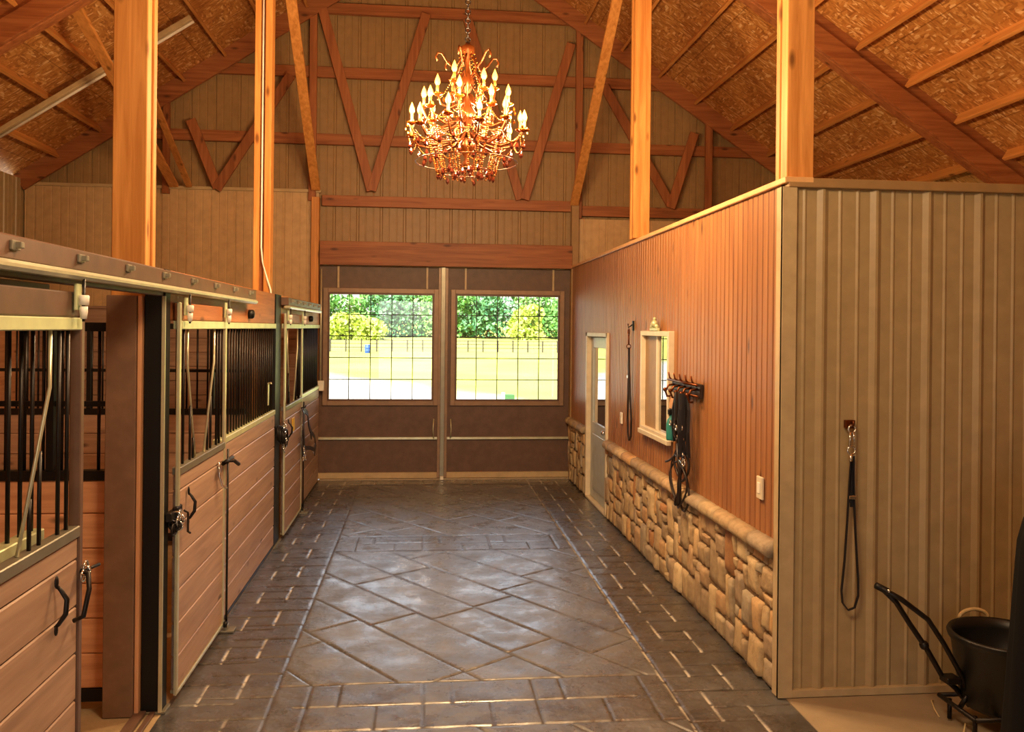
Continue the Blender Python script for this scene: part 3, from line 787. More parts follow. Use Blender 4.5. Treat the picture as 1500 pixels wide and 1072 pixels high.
# header boards
t = thing('stall_header', (-1.45, 6, 2.17), 'pine header board above the stall fronts on the left', 'header board')
MB().box(-1.47, -1.43, 4.93, 8.46, 2.175, 2.46, .004).build('board', M['trussY'], t)
MB().box(-1.47, -1.43, 8.80, 12.0, 2.175, 2.46, .004).build('board', M['woodY'], t)
MB().box(-1.47, -1.43, 1.35, 4.93, 2.31, 2.46, .004).build('board', M['brown'], t)
MB().box(-1.53, -1.49, 1.35, 3.6, 2.175, 2.31, .004).build('board', M['brown'], t)
for (y, lab) in ((7.22, 'round black knob on the header above the middle stall bars'), (11.0, 'round black knob on the header above the farthest stall bars')):
    m = MB(); m.tube([(-1.43, y, 2.245), (-1.395, y, 2.245)], .038, 14).ball((-1.392, y, 2.245), .034, 12, 6, (.35, 1, 1)); tag(m.build('round_knob', M['black']), lab, 'knob', 'black header knobs')
# steel posts
for (y0, y1, lab) in ((4.90, 5.0, 'black steel stall post by the open doorway'), (8.47, 8.78, 'second black steel stall post, farther along the stalls')):
    t = thing('steel_post', (-1.47, (y0+y1)/2, 0), lab, 'post', 'black steel stall posts')
    MB().box(-1.53 if y0 < 6 else -1.498, -1.42, y0, y1, .0, 2.46, .005).build('column', M['black'], t)
    if y0 < 6: MB().box(-1.435, -1.415, y0-.014, y0-.001, .01, 2.31, .002).build('edge_strip', M['zinc'], t)
    MB().box(-1.55, -1.40, y0-.005, y1+.005, -.003, .012, .002).build('base_plate', M['zincd'], t)
# door guides and cane bolt
for (y, lab) in ((6.2, 'upright cane bolt and floor guide at the edge of the yoke door'), (10.05, 'slim cane bolt at the edge of the farthest stall door')):
    t = thing('cane_bolt', (-1.36, y, 0), lab, 'bolt', 'cane bolts on the stall doors')
    MB().tube([(-1.36, y, .03), (-1.36, y, 1.28)], .008).build('rod', M['iron'], t)
    MB().box(-1.41, -1.30, y-.05, y+.05, -.003, .012, .002).box(-1.375, -1.345, y-.03, y+.03, .012, .05, .004).build('floor_guide', M['zincd'], t)
    MB().tube([(-1.372, y-.02, .05), (-1.348, y-.02, .05)], .022, 12).build('roller', M['black'], t)
# door sill metal at the stall opening
tag(MB().box(-1.56, -1.50, 3.62, 4.9, -.003, .02, .003).box(-1.48, -1.45, 3.62, 4.9, -.003, .014, .003).build('threshold_track', M['brownframe']), 'metal threshold track on the floor of the open stall doorway', 'threshold')
# doorway jamb boards
t = thing('doorway_jamb', (-1.6, 4.88, 0), 'dark brown wooden jamb boards of the open stall doorway', 'door jamb')
MB().box(-1.72, -1.56, 4.86, 4.915, 0, 2.31, .004).build('face_board', M['brownj'] if 'brownj' in M else M['stallZ'], t)
MB().box(-1.558, -1.535, 4.87, 4.915, 0, 2.31, .004).build('stop_strip', M['redZ'], t)
# partitions
def partition(y, lab, mat='redX'):
    t = thing('stall_partition', (-3.5, y, 0), lab, 'stall partition', 'stall partitions')
    planks(MB(), 'Y', y, .045, -5.32, -1.73, .12, 1.28, .195).build('plank_boards', M[mat], t)
    MB().box(-5.32, -1.73, y-.055, y+.01, 1.28, 1.335, .003).build('sill_channel', M['black'], t)
    MB().box(-5.32, -1.73, y-.055, y+.01, 2.11, 2.16, .003).build('top_channel', M['black'], t)
    MB().box(-5.32, -1.73, y-.055, y+.01, .05, .12, .003).build('bottom_channel', M['black'], t)
    MB().box(-5.32, -1.73, y-.035, y-.012, 1.69, 1.72, .002).build('mid_rail', M['black'], t)
    bars(t, y-.023, frange(-5.25, -1.80, 36), 1.33, 2.11, 'iron', .0095, 'X')
    for x in (-2.05, -3.2, -4.3): MB().box(x-.02, x+.02, y-.058, y-.0, 1.335, 2.11, .003).build('grill_stile', M['black'], t)
    return t
partition(5.02, 'pine and black bar stall partition seen through the open doorway')
partition(8.66, 'stall partition behind the barred middle panel, farther back', 'stallX')
partition(1.30, 'stall partition nearest the viewer beyond the slid-open door')
t = tag(thing('wall_left_end_lining', (-3.5, YE-.05, 0)), kind='structure')
planks(MB(), 'Y', YE-.05, .035, -5.32, -1.6, .02, 2.4, .195).build('plank_lining', M['stallX'], t)

# ---- things hanging on the stalls
def catenary(p, q, sag, n=10, ax=(0, 0, -1)):
    p, q = Vector(p), Vector(q); return [p.lerp(q, i/n)+Vector(ax)*sag*4*(i/n)*(1-i/n) for i in range(n+1)]
t = thing('gate_latch', (-1.35, 5.0, 1.0), 'black and chrome latch cluster on the first black post', 'latch')
MB().box(-1.42, -1.385, 4.93, 5.09, 1.05, 1.10, .005).box(-1.40, -1.37, 5.0, 5.1, .99, 1.12, .006).build('latch_plate', M['iron'], t)
m = MB()
for i in range(5): m.ring((-1.375+.006*(i % 2), 4.99+.018*i, 1.07-.03*(i % 3)), .026, .006, 'X' if i % 2 else 'Y')
m.build('chain_links', M['chrome'], t)
m = MB()
for i in range(4): m.ring((-1.385, 4.97+.02*i, 1.0+.025*(i % 2)), .03, .007, 'Y' if i % 2 else 'X')
m.build('black_links', M['iron'], t)
MB().tube([(-1.36, 5.1, 1.08), (-1.35, 5.14, 1.06), (-1.35, 5.14, .95), (-1.345, 5.17, .935)], .007).build('lever', M['leather'], t)
t = thing('gate_latch', (-1.36, 3.63, 1.05), 'black latch on the edge of the slid-open stall door', 'latch')
MB().tube([(-1.37, 3.56, .97), (-1.33, 3.55, .99), (-1.32, 3.58, 1.09), (-1.34, 3.62, 1.14), (-1.37, 3.63, 1.15)], .010).build('latch_loop', M['iron'], t)
m = MB()
for i in range(3): m.ring((-1.36, 3.625+.012*i, 1.13+.015*i), .022, .005, 'Y' if i % 2 else 'X')
m.build('latch_spring', M['chrome'], t)
MB().tube([(-1.36, 3.65, 1.145), (-1.34, 3.74, 1.145)], .007).build('latch_pin', M['iron'], t)
t = thing('bracket_hook', (-1.37, 6.0, 1.1), 'curved black bridle bracket on the yoke door', 'hook')
m = MB(); m.tube([(-1.375, 6.42, 1.19), (-1.33, 5.92, 1.22), (-1.27, 5.97, 1.235), (-1.25, 6.03, 1.20)], .014, 8).build('hook_arm', M['leather'], t)
MB().tube([(-1.372, 5.98, 1.22), (-1.368, 5.99, 1.12), (-1.35, 5.99, 1.06), (-1.32, 6.0, 1.04)], .009).build('hook_drop', M['chrome'], t)
t = thing('coiled_chain', (-1.38, 8.6, .95), 'coiled black and silver chain hanging on the second black post', 'chain')
m = MB()
for i in range(6): m.ring((-1.40+.012*i, 8.56+.02*i, 1.10-.012*i), .07+.008*(i % 3), .008, 'X')
m.build('dark_coil', M['iron'], t)
m = MB()
for i in range(9): m.ring((-1.35, 8.60+.02*(i % 3), 1.20-.035*i), .018, .006, 'Y' if i % 2 else 'X', 12, 6)
m.build('silver_links', M['chrome'], t)
tag(MB().box(-1.378, -1.372, 9.28, 9.44, 1.02, 1.17, .002).build('yellow_tag', M['yellow']), 'small yellow tag on the third stall door', 'tag')
t = thing('halter', (-1.34, 9.9, .7), 'dark leather halter hanging at the farthest stall door', 'halter')
X0 = -1.355
def P(y, z, dx=0): return (X0+dx, 9.93+(y-9.93)*(2.1 if y > 9.93 else 1.6), z)
m = MB(); m.strap([P(9.93, 1.20), P(9.90, 1.16, .02), P(9.89, 1.0, .02), P(9.92, .85, .02), P(9.95, .72, .02)], .07, .01, (0, 1, 0)); m.strap([P(9.93, 1.20, .01), P(10.06, 1.13, .02), P(10.1, 1.0, .02), P(10.2, .88, .02), P(10.24, .80, .02)], .06, .01, (0, 1, 0))
m.strap([P(9.95, .76, .02), P(10.15, .70, .03), P(10.32, .63, .03), P(10.42, .66, .02)], .045, .01, (0, 0, 1)); m.strap([P(10.2, .9, .01), P(10.42, .76, .01), P(10.48, .62, .01), P(10.45, .52, .0)], .045, .008, (0, 1, 0))
m.strap([P(9.85, .98, .015), P(9.83, .8, .015), P(9.87, .68, .015)], .05, .008, (0, 1, 0))
m.build('leather_straps', M['leather'], t)
m = MB()
for (y, z) in ((9.93, .70), (9.87, .66), (9.97, .64), (10.3, .62), (9.90, .76)): m.ring(P(y, z, .025), .03, .006, 'X', 14, 6)
m.build('metal_rings', M['chrome'], t)
MB().tube([P(9.93, 1.22, -.02), P(9.93, 1.23, .03), P(9.93, 1.25, .035)], .007).build('hook', M['iron'], t)
t = thing('wall_hook', (-1.40, 8.05, 1.6), 'small pale hook on the bars before the second black post', 'hook')
MB().box(-1.415, -1.405, 8.02, 8.06, 1.42, 1.63, .003).tube([(-1.41, 8.04, 1.62), (-1.38, 8.0, 1.63), (-1.37, 7.96, 1.625)], .008).build('hook_body', M['zinc'], t)

# ------------------------------------------------------------------ RIGHT WALL THINGS
def plate(y, z, w_, h_, lab, kind):
    t = thing('switch_plate' if kind == 's' else 'outlet', (XR+.01, y, z-h_/2), lab, 'switch' if kind == 's' else 'outlet')
    MB().box(XR-.002, XR+.014, y-w_/2, y+w_/2, z-h_/2, z+h_/2, .004).build('cover_plate', M['white'] if kind == 'o' else M['cream'], t)
    if kind == 'o':
        for dz in (-.022, .022): MB().box(XR-.008, XR-.001, y-.014, y+.014, z+dz-.012, z+dz+.012, .003).build('socket', M['cream'], t)
    else: MB().box(XR-.007, XR-.001, y-.022, y+.022, z-.035, z+.035, .003).build('rocker', M['white'], t)
plate(5.155, 1.17, .09, .14, 'cream switch plate above the stone cap near the corner', 's')
plate(8.92, 1.21, .08, .12, 'small white outlet between door and hanging strap', 'o')
# strap between door and window
t = thing('lead_strap', (XR-.02, 8.45, 1.04), 'long dark lead strap hanging between the grey door and the wall window', 'lead strap', 'hanging lead straps')
MB().box(XR+.0, XR+.014, 8.44, 8.48, 2.14, 2.24, .003).tube([(XR+.0, 8.46, 2.2), (XR-.04, 8.46, 2.17), (XR-.045, 8.46, 2.21)], .007).build('wall_hook', M['iron'], t)
m = MB(); m.ring((XR-.035, 8.46, 2.13), .028, .006, 'X').tube([(XR-.035, 8.46, 2.10), (XR-.035, 8.46, 2.0)], .009).ring((XR-.035, 8.46, 1.98), .022, .005, 'Y'); m.build('snap_hook', M['bronze'], t)
m = MB(); pts = [(XR-.035, 8.45, 1.97), (XR-.03, 8.47, 1.75), (XR-.025, 8.50, 1.5), (XR-.02, 8.54, 1.25), (XR-.018, 8.53, 1.10), (XR-.018, 8.47, 1.03), (XR-.018, 8.40, 1.08), (XR-.02, 8.38, 1.25), (XR-.025, 8.43, 1.5), (XR-.03, 8.45, 1.75), (XR-.03, 8.46, 1.96)]
m.strap(pts, .02, .006, (1, 0, 0)); m.build('strap_loop', M['leather'], t)
MB().box(XR-.045, XR-.015, 8.45, 8.49, 1.66, 1.69, .003).build('buckle', M['chrome'], t)
# hook rack
t = thing('hook_rack', (XR-.02, 6.68, 1.62), 'row of brass hooks on a rail between wall window and switch', 'hook rack')
MB().box(XR-.012, XR+.014, 6.28, 7.02, 1.63, 1.74, .005).build('back_board', M['leather'], t)
MB().tube([(XR-.045, 6.26, 1.735), (XR-.045, 7.03, 1.735)], .009).tube([(XR-.04, 6.26, 1.65), (XR-.04, 7.03, 1.65)], .008).build('rail', M['bronze'], t)
for i in range(5):
    y = 6.36+.15*i
    MB().tube([(XR-.01, y, 1.70), (XR-.06, y, 1.69), (XR-.085, y, 1.64), (XR-.07, y, 1.60), (XR-.04, y, 1.60)], .009).ball((XR-.088, y, 1.655), .017).tube([(XR-.012, y, 1.72), (XR-.05, y, 1.755), (XR-.06, y, 1.80)], .007).build('hook', M['bronze'], t)
# things on the rack
m = MB(); pts = []
fn = lambda y, z: XR-.05-.01*math.sin(y*60)
N = 10; vs = []; fs = []
for i in range(N+1):
    for k in range(N+1):
        y = 6.79+.20*i/N; z = 1.60-.36*k/N
        vs.append((XR-.035-.010*math.sin(i*1.6)*(.4+k/N), y+.01*math.sin(k*.7), z))
for (dx) in (0,):
    for i in range(N):
        for k in range(N): q = i*(N+1)+k; fs.append((q, q+1, q+N+2, q+N+1))
m.add(vs, fs, True); o = m.build('hand_towel', M['tanf']); md = o.modifiers.new('s', 'SOLIDIFY'); md.thickness = .006
tag(o, 'tan cloth hanging from the hook rack nearest the wall window', 'cloth')
t = thing('spray_bottle', (XR-.10, 6.74, 1.28), 'teal bottle hanging among the tack under the hook rack', 'bottle')
MB().lathe([(.0, 0), (.034, 0), (.038, .015), (.038, .13), (.030, .165), (.014, .185), (.014, .205)], (XR-.10, 6.74, 1.26), 16).build('bottle_body', M['teal'], t)
MB().box(XR-.125, XR-.075, 6.72, 6.76, 1.465, 1.51, .006).box(XR-.10, XR-.09, 6.70, 6.80, 1.49, 1.515, .004).tube([(XR-.10, 6.77, 1.49), (XR-.10, 6.79, 1.45)], .005).build('spray_head', M['black'], t)
MB().tube([(XR-.09, 6.74, 1.51), (XR-.085, 6.72, 1.58), (XR-.08, 6.70, 1.64)], .005).build('hanging_cord', M['nylon'], t)
def blob_straps(name, lab, y0, zt, seed, mat, n=5, L=.45, cat='halter', w=.028):
    rr = random.Random(seed); t = thing(name, (XR-.08, y0, zt-L), lab, cat)
    m = MB()
    for i in range(n):
        y = y0+rr.uniform(-.05, .05); dx = -.05-.018*i; a = rr.uniform(.03, .06)
        ll = L*rr.uniform(.75, 1.05)
        m.strap([(XR+dx, y0, zt), (XR+dx-.01, y-a*.6, zt-.25*ll), (XR+dx-.02, y-a, zt-.6*ll), (XR+dx, y-.02, zt-ll), (XR+dx, y+.03, zt-.97*ll), (XR+dx+.01, y+a, zt-.6*ll), (XR+dx, y+a*.5, zt-.25*ll), (XR+dx, y0+.01, zt)], w, .008, (1, 0, 0))
    m.build('straps', M[mat], t)
    m = MB()
    for i in range(3): m.ring((XR-.08-.02*i, y0+rr.uniform(-.05, .05), zt-L*rr.uniform(.5, .95)), .022, .005, 'X', 12, 6)
    m.build('rings', M['chrome'], t); return t
blob_straps('halter', 'thick black nylon halter hanging under the right end of the hook rack', 6.42, 1.66, 2, 'nylon', 5, .50, w=.020)
blob_straps('halter', 'dark leather halter hanging beside the teal bottle', 6.58, 1.66, 5, 'leather', 4, .46, w=.018)
blob_straps('halter', 'dark nylon halter with red tab at the middle of the hook rack', 6.66, 1.60, 8, 'nylon', 3, .36, w=.018)
t = thing('bridle', (XR-.07, 6.6, .74), 'thin brown bridle reins looped low under the halters', 'bridle')
m = MB(); rr = random.Random(4)
def loop(cy, cz, ry, rz, dx, r=.008, tw=0):
    pts = [(XR-.06+dx+.008*math.sin(3*a), cy+ry*math.sin(a)+tw*math.sin(2*a), cz+rz*math.cos(a)) for a in [2*math.pi*i/26 for i in range(27)]]
    m.tube(pts, r, 6)
loop(6.58, 1.10, .17, .14, 0, .011); loop(6.62, .92, .20, .18, -.012, .008, .04); loop(6.55, .93, .10, .20, .01, .009, -.05); loop(6.66, .95, .10, .20, -.02, .007, .05)
m.tube(catenary((XR-.07, 6.62, 1.2), (XR-.07, 6.98, 1.05), .02, 6), .009)
m.tube([(XR-.07, 6.5, 1.25), (XR-.07, 6.52, 1.1), (XR-.08, 6.58, .95), (XR-.07, 6.62, .80), (XR-.07, 6.60, .76)], .013)
m.tube([(XR-.08, 6.63, 1.25), (XR-.08, 6.60, 1.1), (XR-.075, 6.56, .95), (XR-.07, 6.58, .78)], .012)
m.build('reins', M['leather'], t)
MB().ring((XR-.08, 6.46, 1.12), .03, .007, 'X').tube([(XR-.09, 6.42, 1.10), (XR-.09, 6.52, 1.13)], .008).build('bit', M['chrome'], t)
# leash on steel wall
t = thing('lead_strap', (2.51, 4.79, .51), 'black lead strap hanging in a long loop on the tan steel wall', 'lead strap', 'hanging lead straps')
YS = 4.79
MB().box(2.48, 2.54, YS+.01, YS+.04, 1.58, 1.63, .004).tube([(2.51, YS+.02, 1.62), (2.51, YS-.02, 1.60), (2.51, YS-.025, 1.63)], .006).build('wall_hook', M['bronze'], t)
m = MB(); m.ring((2.51, YS-.005, 1.58), .022, .006, 'Y').tube([(2.50, YS-.005, 1.56), (2.497, YS-.005, 1.48)], .008).tube([(2.52, YS-.005, 1.56), (2.526, YS-.005, 1.49)], .006).ring((2.508, YS-.005, 1.455), .024, .006, 'Y').tube([(2.505, YS-.005, 1.43), (2.505, YS-.005, 1.39)], .011)
m.build('snap_hook', M['chrome'], t)
m = MB(); pts = [(2.512, YS, 1.43), (2.50, YS, 1.25), (2.49, YS, 1.05), (2.475, YS, .80), (2.458, YS, .63), (2.465, YS, .56), (2.50, YS, .515), (2.54, YS, .53), (2.562, YS, .60), (2.56, YS, .70), (2.545, YS, .9), (2.53, YS, 1.15), (2.522, YS, 1.42)]
m.strap(pts, .018, .006, (0, 1, 0)); m.strap([(2.522, YS+.006, 1.42), (2.52, YS+.006, 1.2), (2.522, YS+.006, 1.12)], .024, .01, (1, 0, 0)); m.strap([(2.507, YS-.006, 1.40), (2.505, YS-.006, 1.15)], .016, .006, (1, 0, 0)); m.build('strap_loop', M['nylon'], t)
MB().box(2.495, 2.54, YS-.012, YS+.008, 1.165, 1.19, .004).build('buckle', M['chrome'], t)

# ------------------------------------------------------------------ MUCK CART + TUB
TX, TYY = 3.17, 4.36
t = thing('muck_tub', (TX, TYY, .13), 'round black rubber tub with rope handles on the cart', 'tub')
m = MB(); m.lathe([(.0, .12), (.20, .12), (.215, .14), (.262, .46), (.275, .475), (.283, .50), (.275, .515), (.258, .51), (.25, .46), (.205, .155), (.0, .15)], (TX, TYY, 0), 40); m.build('tub_body', M['tub'], t)
def rh(ax, ay):
    d = Vector((ax, ay, 0)).normalized(); s = Vector((-d.y, d.x, 0)); c = Vector((TX, TYY, 0))+d*.268
    return [c+s*(.085*math.cos(a))+Vector((0, 0, .505+.05*math.sin(a)))+d*.012 for a in [math.pi*i/12 for i in range(13)]]
MB().tube(rh(.05, 1), .011, 8).build('rope_handle', M['rope'], t)
MB().tube(rh(.05, -1), .011, 8).build('rope_handle', M['rope'], t)
o = MB(); o.tube([(TX+.07, TYY-.278, .46), (TX+.072, TYY-.262, .36), (TX+.074, TYY-.25, .24)], .011, 8).ball((TX+.074, TYY-.25, .225), .018); o.build('rope_end', M['rope'], t)
t = thing('muck_cart', (3.1, 4.36, 0), 'black two-wheeled tub cart with a bent handle leaning left', 'cart')
m = MB(); m.tube([(2.48, 4.40, .765), (2.60, 4.40, .70), (2.73, 4.36, .60), (2.82, 4.36, .47), (2.92, 4.36, .30), (2.97, 4.36, .18)], .014, 8); m.build('upper_tube', M['iron'], t)
m = MB(); m.tube([(2.50, 4.42, .755), (2.58, 4.42, .68), (2.66, 4.42, .56), (2.76, 4.42, .42), (2.85, 4.42, .27), (2.93, 4.42, .20), (3.0, 4.40, .11)], .015, 8).ball((2.745, 4.42, .44), .026).box(2.84, 2.92, 4.35, 4.43, .245, .28, .004); m.build('lower_tube', M['iron'], t)
MB().tube([(2.46, 4.41, .775), (2.53, 4.41, .74)], .019, 10).build('grip', M['black'], t)
MB().ball((2.52, 4.385, .752), .010).build('grip_rivet', M['chrome'], t)
m = MB(); m.tube([(2.9, 4.20, .12), (3.42, 4.20, .12)], .013).tube([(2.9, 4.52, .12), (3.42, 4.52, .12)], .013).tube([(2.9, 4.20, .12), (2.9, 4.52, .12)], .013).tube([(3.42, 4.10, .12), (3.42, 4.62, .12)], .011).tube([(2.92, 4.36, .12), (2.97, 4.36, .20)], .013).tube([(2.93, 4.25, .12), (2.93, 4.25, .01)], .012).tube([(2.93, 4.47, .12), (2.93, 4.47, .01)], .012); m.build('base_frame', M['iron'], t)
for y in (4.08, 4.64):
    m = MB(); m.ring((3.42, y, .12), .098, .022, 'Y', 24, 8).tube([(3.42, y-.015, .12), (3.42, y+.015, .12)], .03, 12)
    for k in range(5):
        a = 2*math.pi*k/5; m.tube([(3.42, y, .12), (3.42+.09*math.cos(a), y, .12+.09*math.sin(a))], .008, 6)
    m.build('wheel', M['black'], t)
# dark draped cover at the right edge
m = MB(); vs = []; fs = []; N = 40; K = 14; cx, cy = 2.86, 3.5
for k in range(K+1):
    z = .0+1.5*k/K; r0 = .30*(1-.12*k/K)*(1 if z < 1.15 else math.sqrt(max(.03, 1-((z-1.15)/.36)**2)))
    for i in range(N):
        a = 2*math.pi*i/N; r = r0*(1+.09*math.sin(7*a+.5*k/K)*(1-k/K*.5)+.04*math.sin(3*a+2)); vs.append((cx+r*math.cos(a)*.85+.06*k/K, cy+r*math.sin(a), z))
for k in range(K):
    for i in range(N): fs.append((k*N+i, k*N+(i+1) % N, (k+1)*N+(i+1) % N, (k+1)*N+i))
fs.append(tuple(K*N+i for i in range(N))); fs.append(tuple(range(N))[::-1])
m.add(vs, fs, True); tag(m.build('black_tarp', M['tarp']), 'black draped tarp standing at the right edge beside the tub', 'tarp')
# straw
for i, (pts, lab) in enumerate((([(2.98, 4.70, .006), (2.93, 4.64, .035), (2.90, 4.56, .02), (2.89, 4.50, .004)], 'curled strand of straw on the concrete left of the tub'),
                              ([(3.02, 4.40, .004), (2.95, 4.36, .03), (2.90, 4.30, .004)], 'short strand of straw at the lower edge before the cart'))):
    tag(MB().tube(pts, .004, 6).build('straw_strand', M['rope']), lab, 'straw', 'straw strands on the floor')

# ------------------------------------------------------------------ CHANDELIER
CX, CY = .30, 6.2
CB = 3.22
t = thing('chandelier', (CX, CY, CB), 'large glowing candle chandelier with amber crystal strands', 'chandelier')
def cp(r, a, z): return (CX+r*math.cos(a), CY+r*math.sin(a), CB+z)
MB().lathe([(0, .08), (.02, .08), (.03, .12), (.015, .16), (.05, .22), (.06, .26), (.02, .31), (.018, .38), (.055, .44), (.065, .48), (.02, .54), (.016, .62), (.04, .68), (.05, .72), (.015, .78), (.012, .88), (.05, .93), (.052, .965), (.02, .985), (.01, 1.0)], (CX, CY, CB), 20).build('stem', M['bronze'], t)
m = MB(); z = CB+1.0; top = RZ-.2; i = 0
while z < top: m.ring((CX, CY, z+.02), .018, .0045, 'X' if i % 2 else 'Y', 10, 5); z += .034; i += 1
m.build('chain', M['iron'], t)
rr = random.Random(11)
tiers = [(12, .43, .28, .46, .15), (9, .335, .42, .60, .3), (6, .215, .56, .74, 0), ]
bulbs = []
for ti, (n, rad, z0, z1, ph) in enumerate(tiers):
    for k in range(n):
        a = ph+2*math.pi*k/n; r = rad*(1 if k % 2 else .93); zz = z1-.05 if k % 2 else z1
        pts = [cp(.03, a, z0+.06), cp(r*.3, a, z0-.01), cp(r*.6, a, z0-.04+.0), cp(r*.88, a, z0-.01), cp(r, a, z0+.07), cp(r, a, zz-.075)]
        arm = MB().tube(pts, .008, 8, True, [.011, .010, .009, .008, .007, .007]).ring(cp(r*.55, a, z0+.035), .03, .005, 'X' if abs(math.sin(a)) > .7 else 'Y', 14, 6).build('arm', M['bronze'], t)
        MB().lathe([(.0, 0), (.012, 0), (.035, .012), (.04, .02), (.012, .016), (.0, .016)], cp(r, a, zz-.085), 12).build('drip_pan', M['amber'], arm)
        MB().lathe([(0, 0), (.0105, 0), (.0105, .06), (0, .06)], cp(r, a, zz-.07), 10).build('candle_sleeve', M['candle'], arm)
        MB().lathe([(0, 0), (.009, 0), (.018, .018), (.020, .030), (.015, .05), (.007, .07), (.001, .086)], cp(r, a, zz-.01), 10).build('bulb', M['flame'], arm)
        bulbs.append(cp(r, a, zz+.02))
# crown scrolls
for k in range(6):
    a = .2+2*math.pi*k/6
    MB().tube([cp(.02, a, .93), cp(.06, a, .86), cp(.10, a, .80), cp(.15, a, .84), cp(.19, a, .90), cp(.22, a, .905), cp(.235, a, .87), cp(.22, a, .845)], .007, 8).build('crown_scroll', M['bronze'], t)
for k in range(5):
    a = .5+2*math.pi*k/5
    MB().tube([cp(.03, a, .70), cp(.09, a, .62), cp(.12, a, .72), cp(.07, a, .78), cp(.03, a, .74)], .005, 6).build('inner_scroll', M['bronze'], t)
def beadline(mb, p, q, sag, n, r=.0065):
    for pt in catenary(p, q, sag, n): mb.ball(pt, r, 6, 4)
# bead strands: outer cage
for k in range(24):
    a = 2*math.pi*k/24; r1 = .22+.03*(k % 2); m = MB(); z = .40
    beadline(m, cp(r1*1.2, a, .34), cp(r1*.85, a, .03), .0, 22, .0072); m.build('bead_strand', M['amber'], t)
for k in range(12):
    a = 2*math.pi*k/12; m = MB(); beadline(m, cp(.42, a, .30), cp(.42, a+2*math.pi/12, .30), .07, 18); m.build('bead_swag', M['amber'], t)
for k in range(9):
    a = .3+2*math.pi*k/9; m = MB(); beadline(m, cp(.33, a, .45), cp(.33, a+2*math.pi/9, .45), .06, 16); m.build('bead_swag', M['amber'], t)
for k in range(6):
    a = 2*math.pi*k/6; m = MB(); beadline(m, cp(.21, a, .58), cp(.05, a, .92), .06, 18, .006); m.build('bead_swag', M['amber'], t)
dropm = [(0, 0), (.004, .004), (.014, .02), (.011, .034), (.003, .052), (0.001, .056)]
first = {}
for (n, r, z, mt, ph) in ((24, .40, .17, 'smoky', 0), (20, .30, .10, 'smoky', .1), (18, .20, -.01, 'smoky', .2), (10, .10, .0, 'smoky', 0)):
    for k in range(n):
        a = ph+2*math.pi*k/n; p = cp(r*(1+.05*(k % 2)), a, z+.02*(k % 3))
        if mt not in first: first[mt] = (MB().lathe(dropm, p, 6, False).build('crystal_drop', M[mt], t), Vector(p))
        else: dup(first[mt][0], t, Vector(p)-first[mt][1])
for (n, r, z) in ((12, .44, .34), (9, .35, .48)):
    m = MB()
    for k in range(n*2):
        a = 2*math.pi*k/(n*2); m.lathe([(0, 0), (.008, .01), (.007, .022), (0.001, .034)], cp(r, a, z), 6, False)
    m.build('crystal_fringe', M['amber'], t)
MB().ring(cp(0, 0, .33), .235, .006, 'Z', 32, 6).ring(cp(0, 0, .13), .37, .004, 'Z', 36, 6).ring(cp(0, 0, .06), .20, .004, 'Z', 32, 6).build('ring_frame', M['bronze'], t)

# ------------------------------------------------------------------ OUTDOORS
def gz(x, y):
    z = -.12
    if y > 14: z = -.12-.5*math.sin(min(1, (y-14)/80)*math.pi/2)
    if y > 85: z += 1.0*((y-85)/70)**1.3
    return z
mb = MB(); nx, ny = 40, 60; vs = []; fs = []
for j in range(ny+1):
    y = 12.32+(j/ny)**2*330
    for i in range(nx+1):
        x = -160+320*i/nx; vs.append((x, y, gz(x, y)+.15*math.sin(x*.05+1)*min(1, max(0, y-40)/60)))
for j in range(ny):
    for i in range(nx): q = j*(nx+1)+i; fs.append((q, q+1, q+nx+2, q+nx+1))
mb.add(vs, fs, True); struct('meadow_ground', mb, M['lawn'], None, (0, 0, 0))
struct('yard_ground', MB().box(-60, 60, -60, Y0, -.3, -.07), M['dirt'])
# fence
FY = 92
t = thing('paddock_fence', (0, FY, gz(0, FY)), 'dark wooden rail fence crossing the meadow outside', 'fence')
f0 = None
for i in range(30):
    x = -13+1.62*i; b = gz(x, FY)+.1
    if f0 is None: f0 = MB().box(x-.07, x+.07, FY-.07, FY+.07, b-.2, b+1.3, .01).build('fence_post', M['pole'], t); x0_ = x
    else: dup(f0, t, (x-x0_, 0, 0))
for z in (.45, .85, 1.22): MB().box(-13, 34, FY-.02, FY+.02, gz(0, FY)+.1+z-.035, gz(0, FY)+.1+z+.035).build('fence_rail', M['pole'], t)
t = thing('barrel', (-5.6, 88, gz(0, 88)), 'blue barrel standing by the paddock fence', 'barrel')
MB().lathe([(0, 0), (.27, 0), (.30, .08), (.30, .28), (.315, .3), (.30, .32), (.30, .58), (.315, .6), (.30, .62), (.30, .84), (.27, .92), (0, .92)], (-5.6, 88, gz(0, 88)+.05), 20).build('barrel_body', M['blue'], t)
t = thing('utility_box', (2.7, 27, gz(0, 27)), 'small green utility box on the sunlit ground outside', 'utility box')
MB().box(2.60, 2.90, 26.9, 27.2, gz(0, 27), gz(0, 27)+.30, .01).build('cabinet', M['greenbox'], t); MB().box(2.50, 2.595, 26.9, 27.1, gz(0, 27), gz(0, 27)+.36, .01).build('pedestal', M['white'], t)
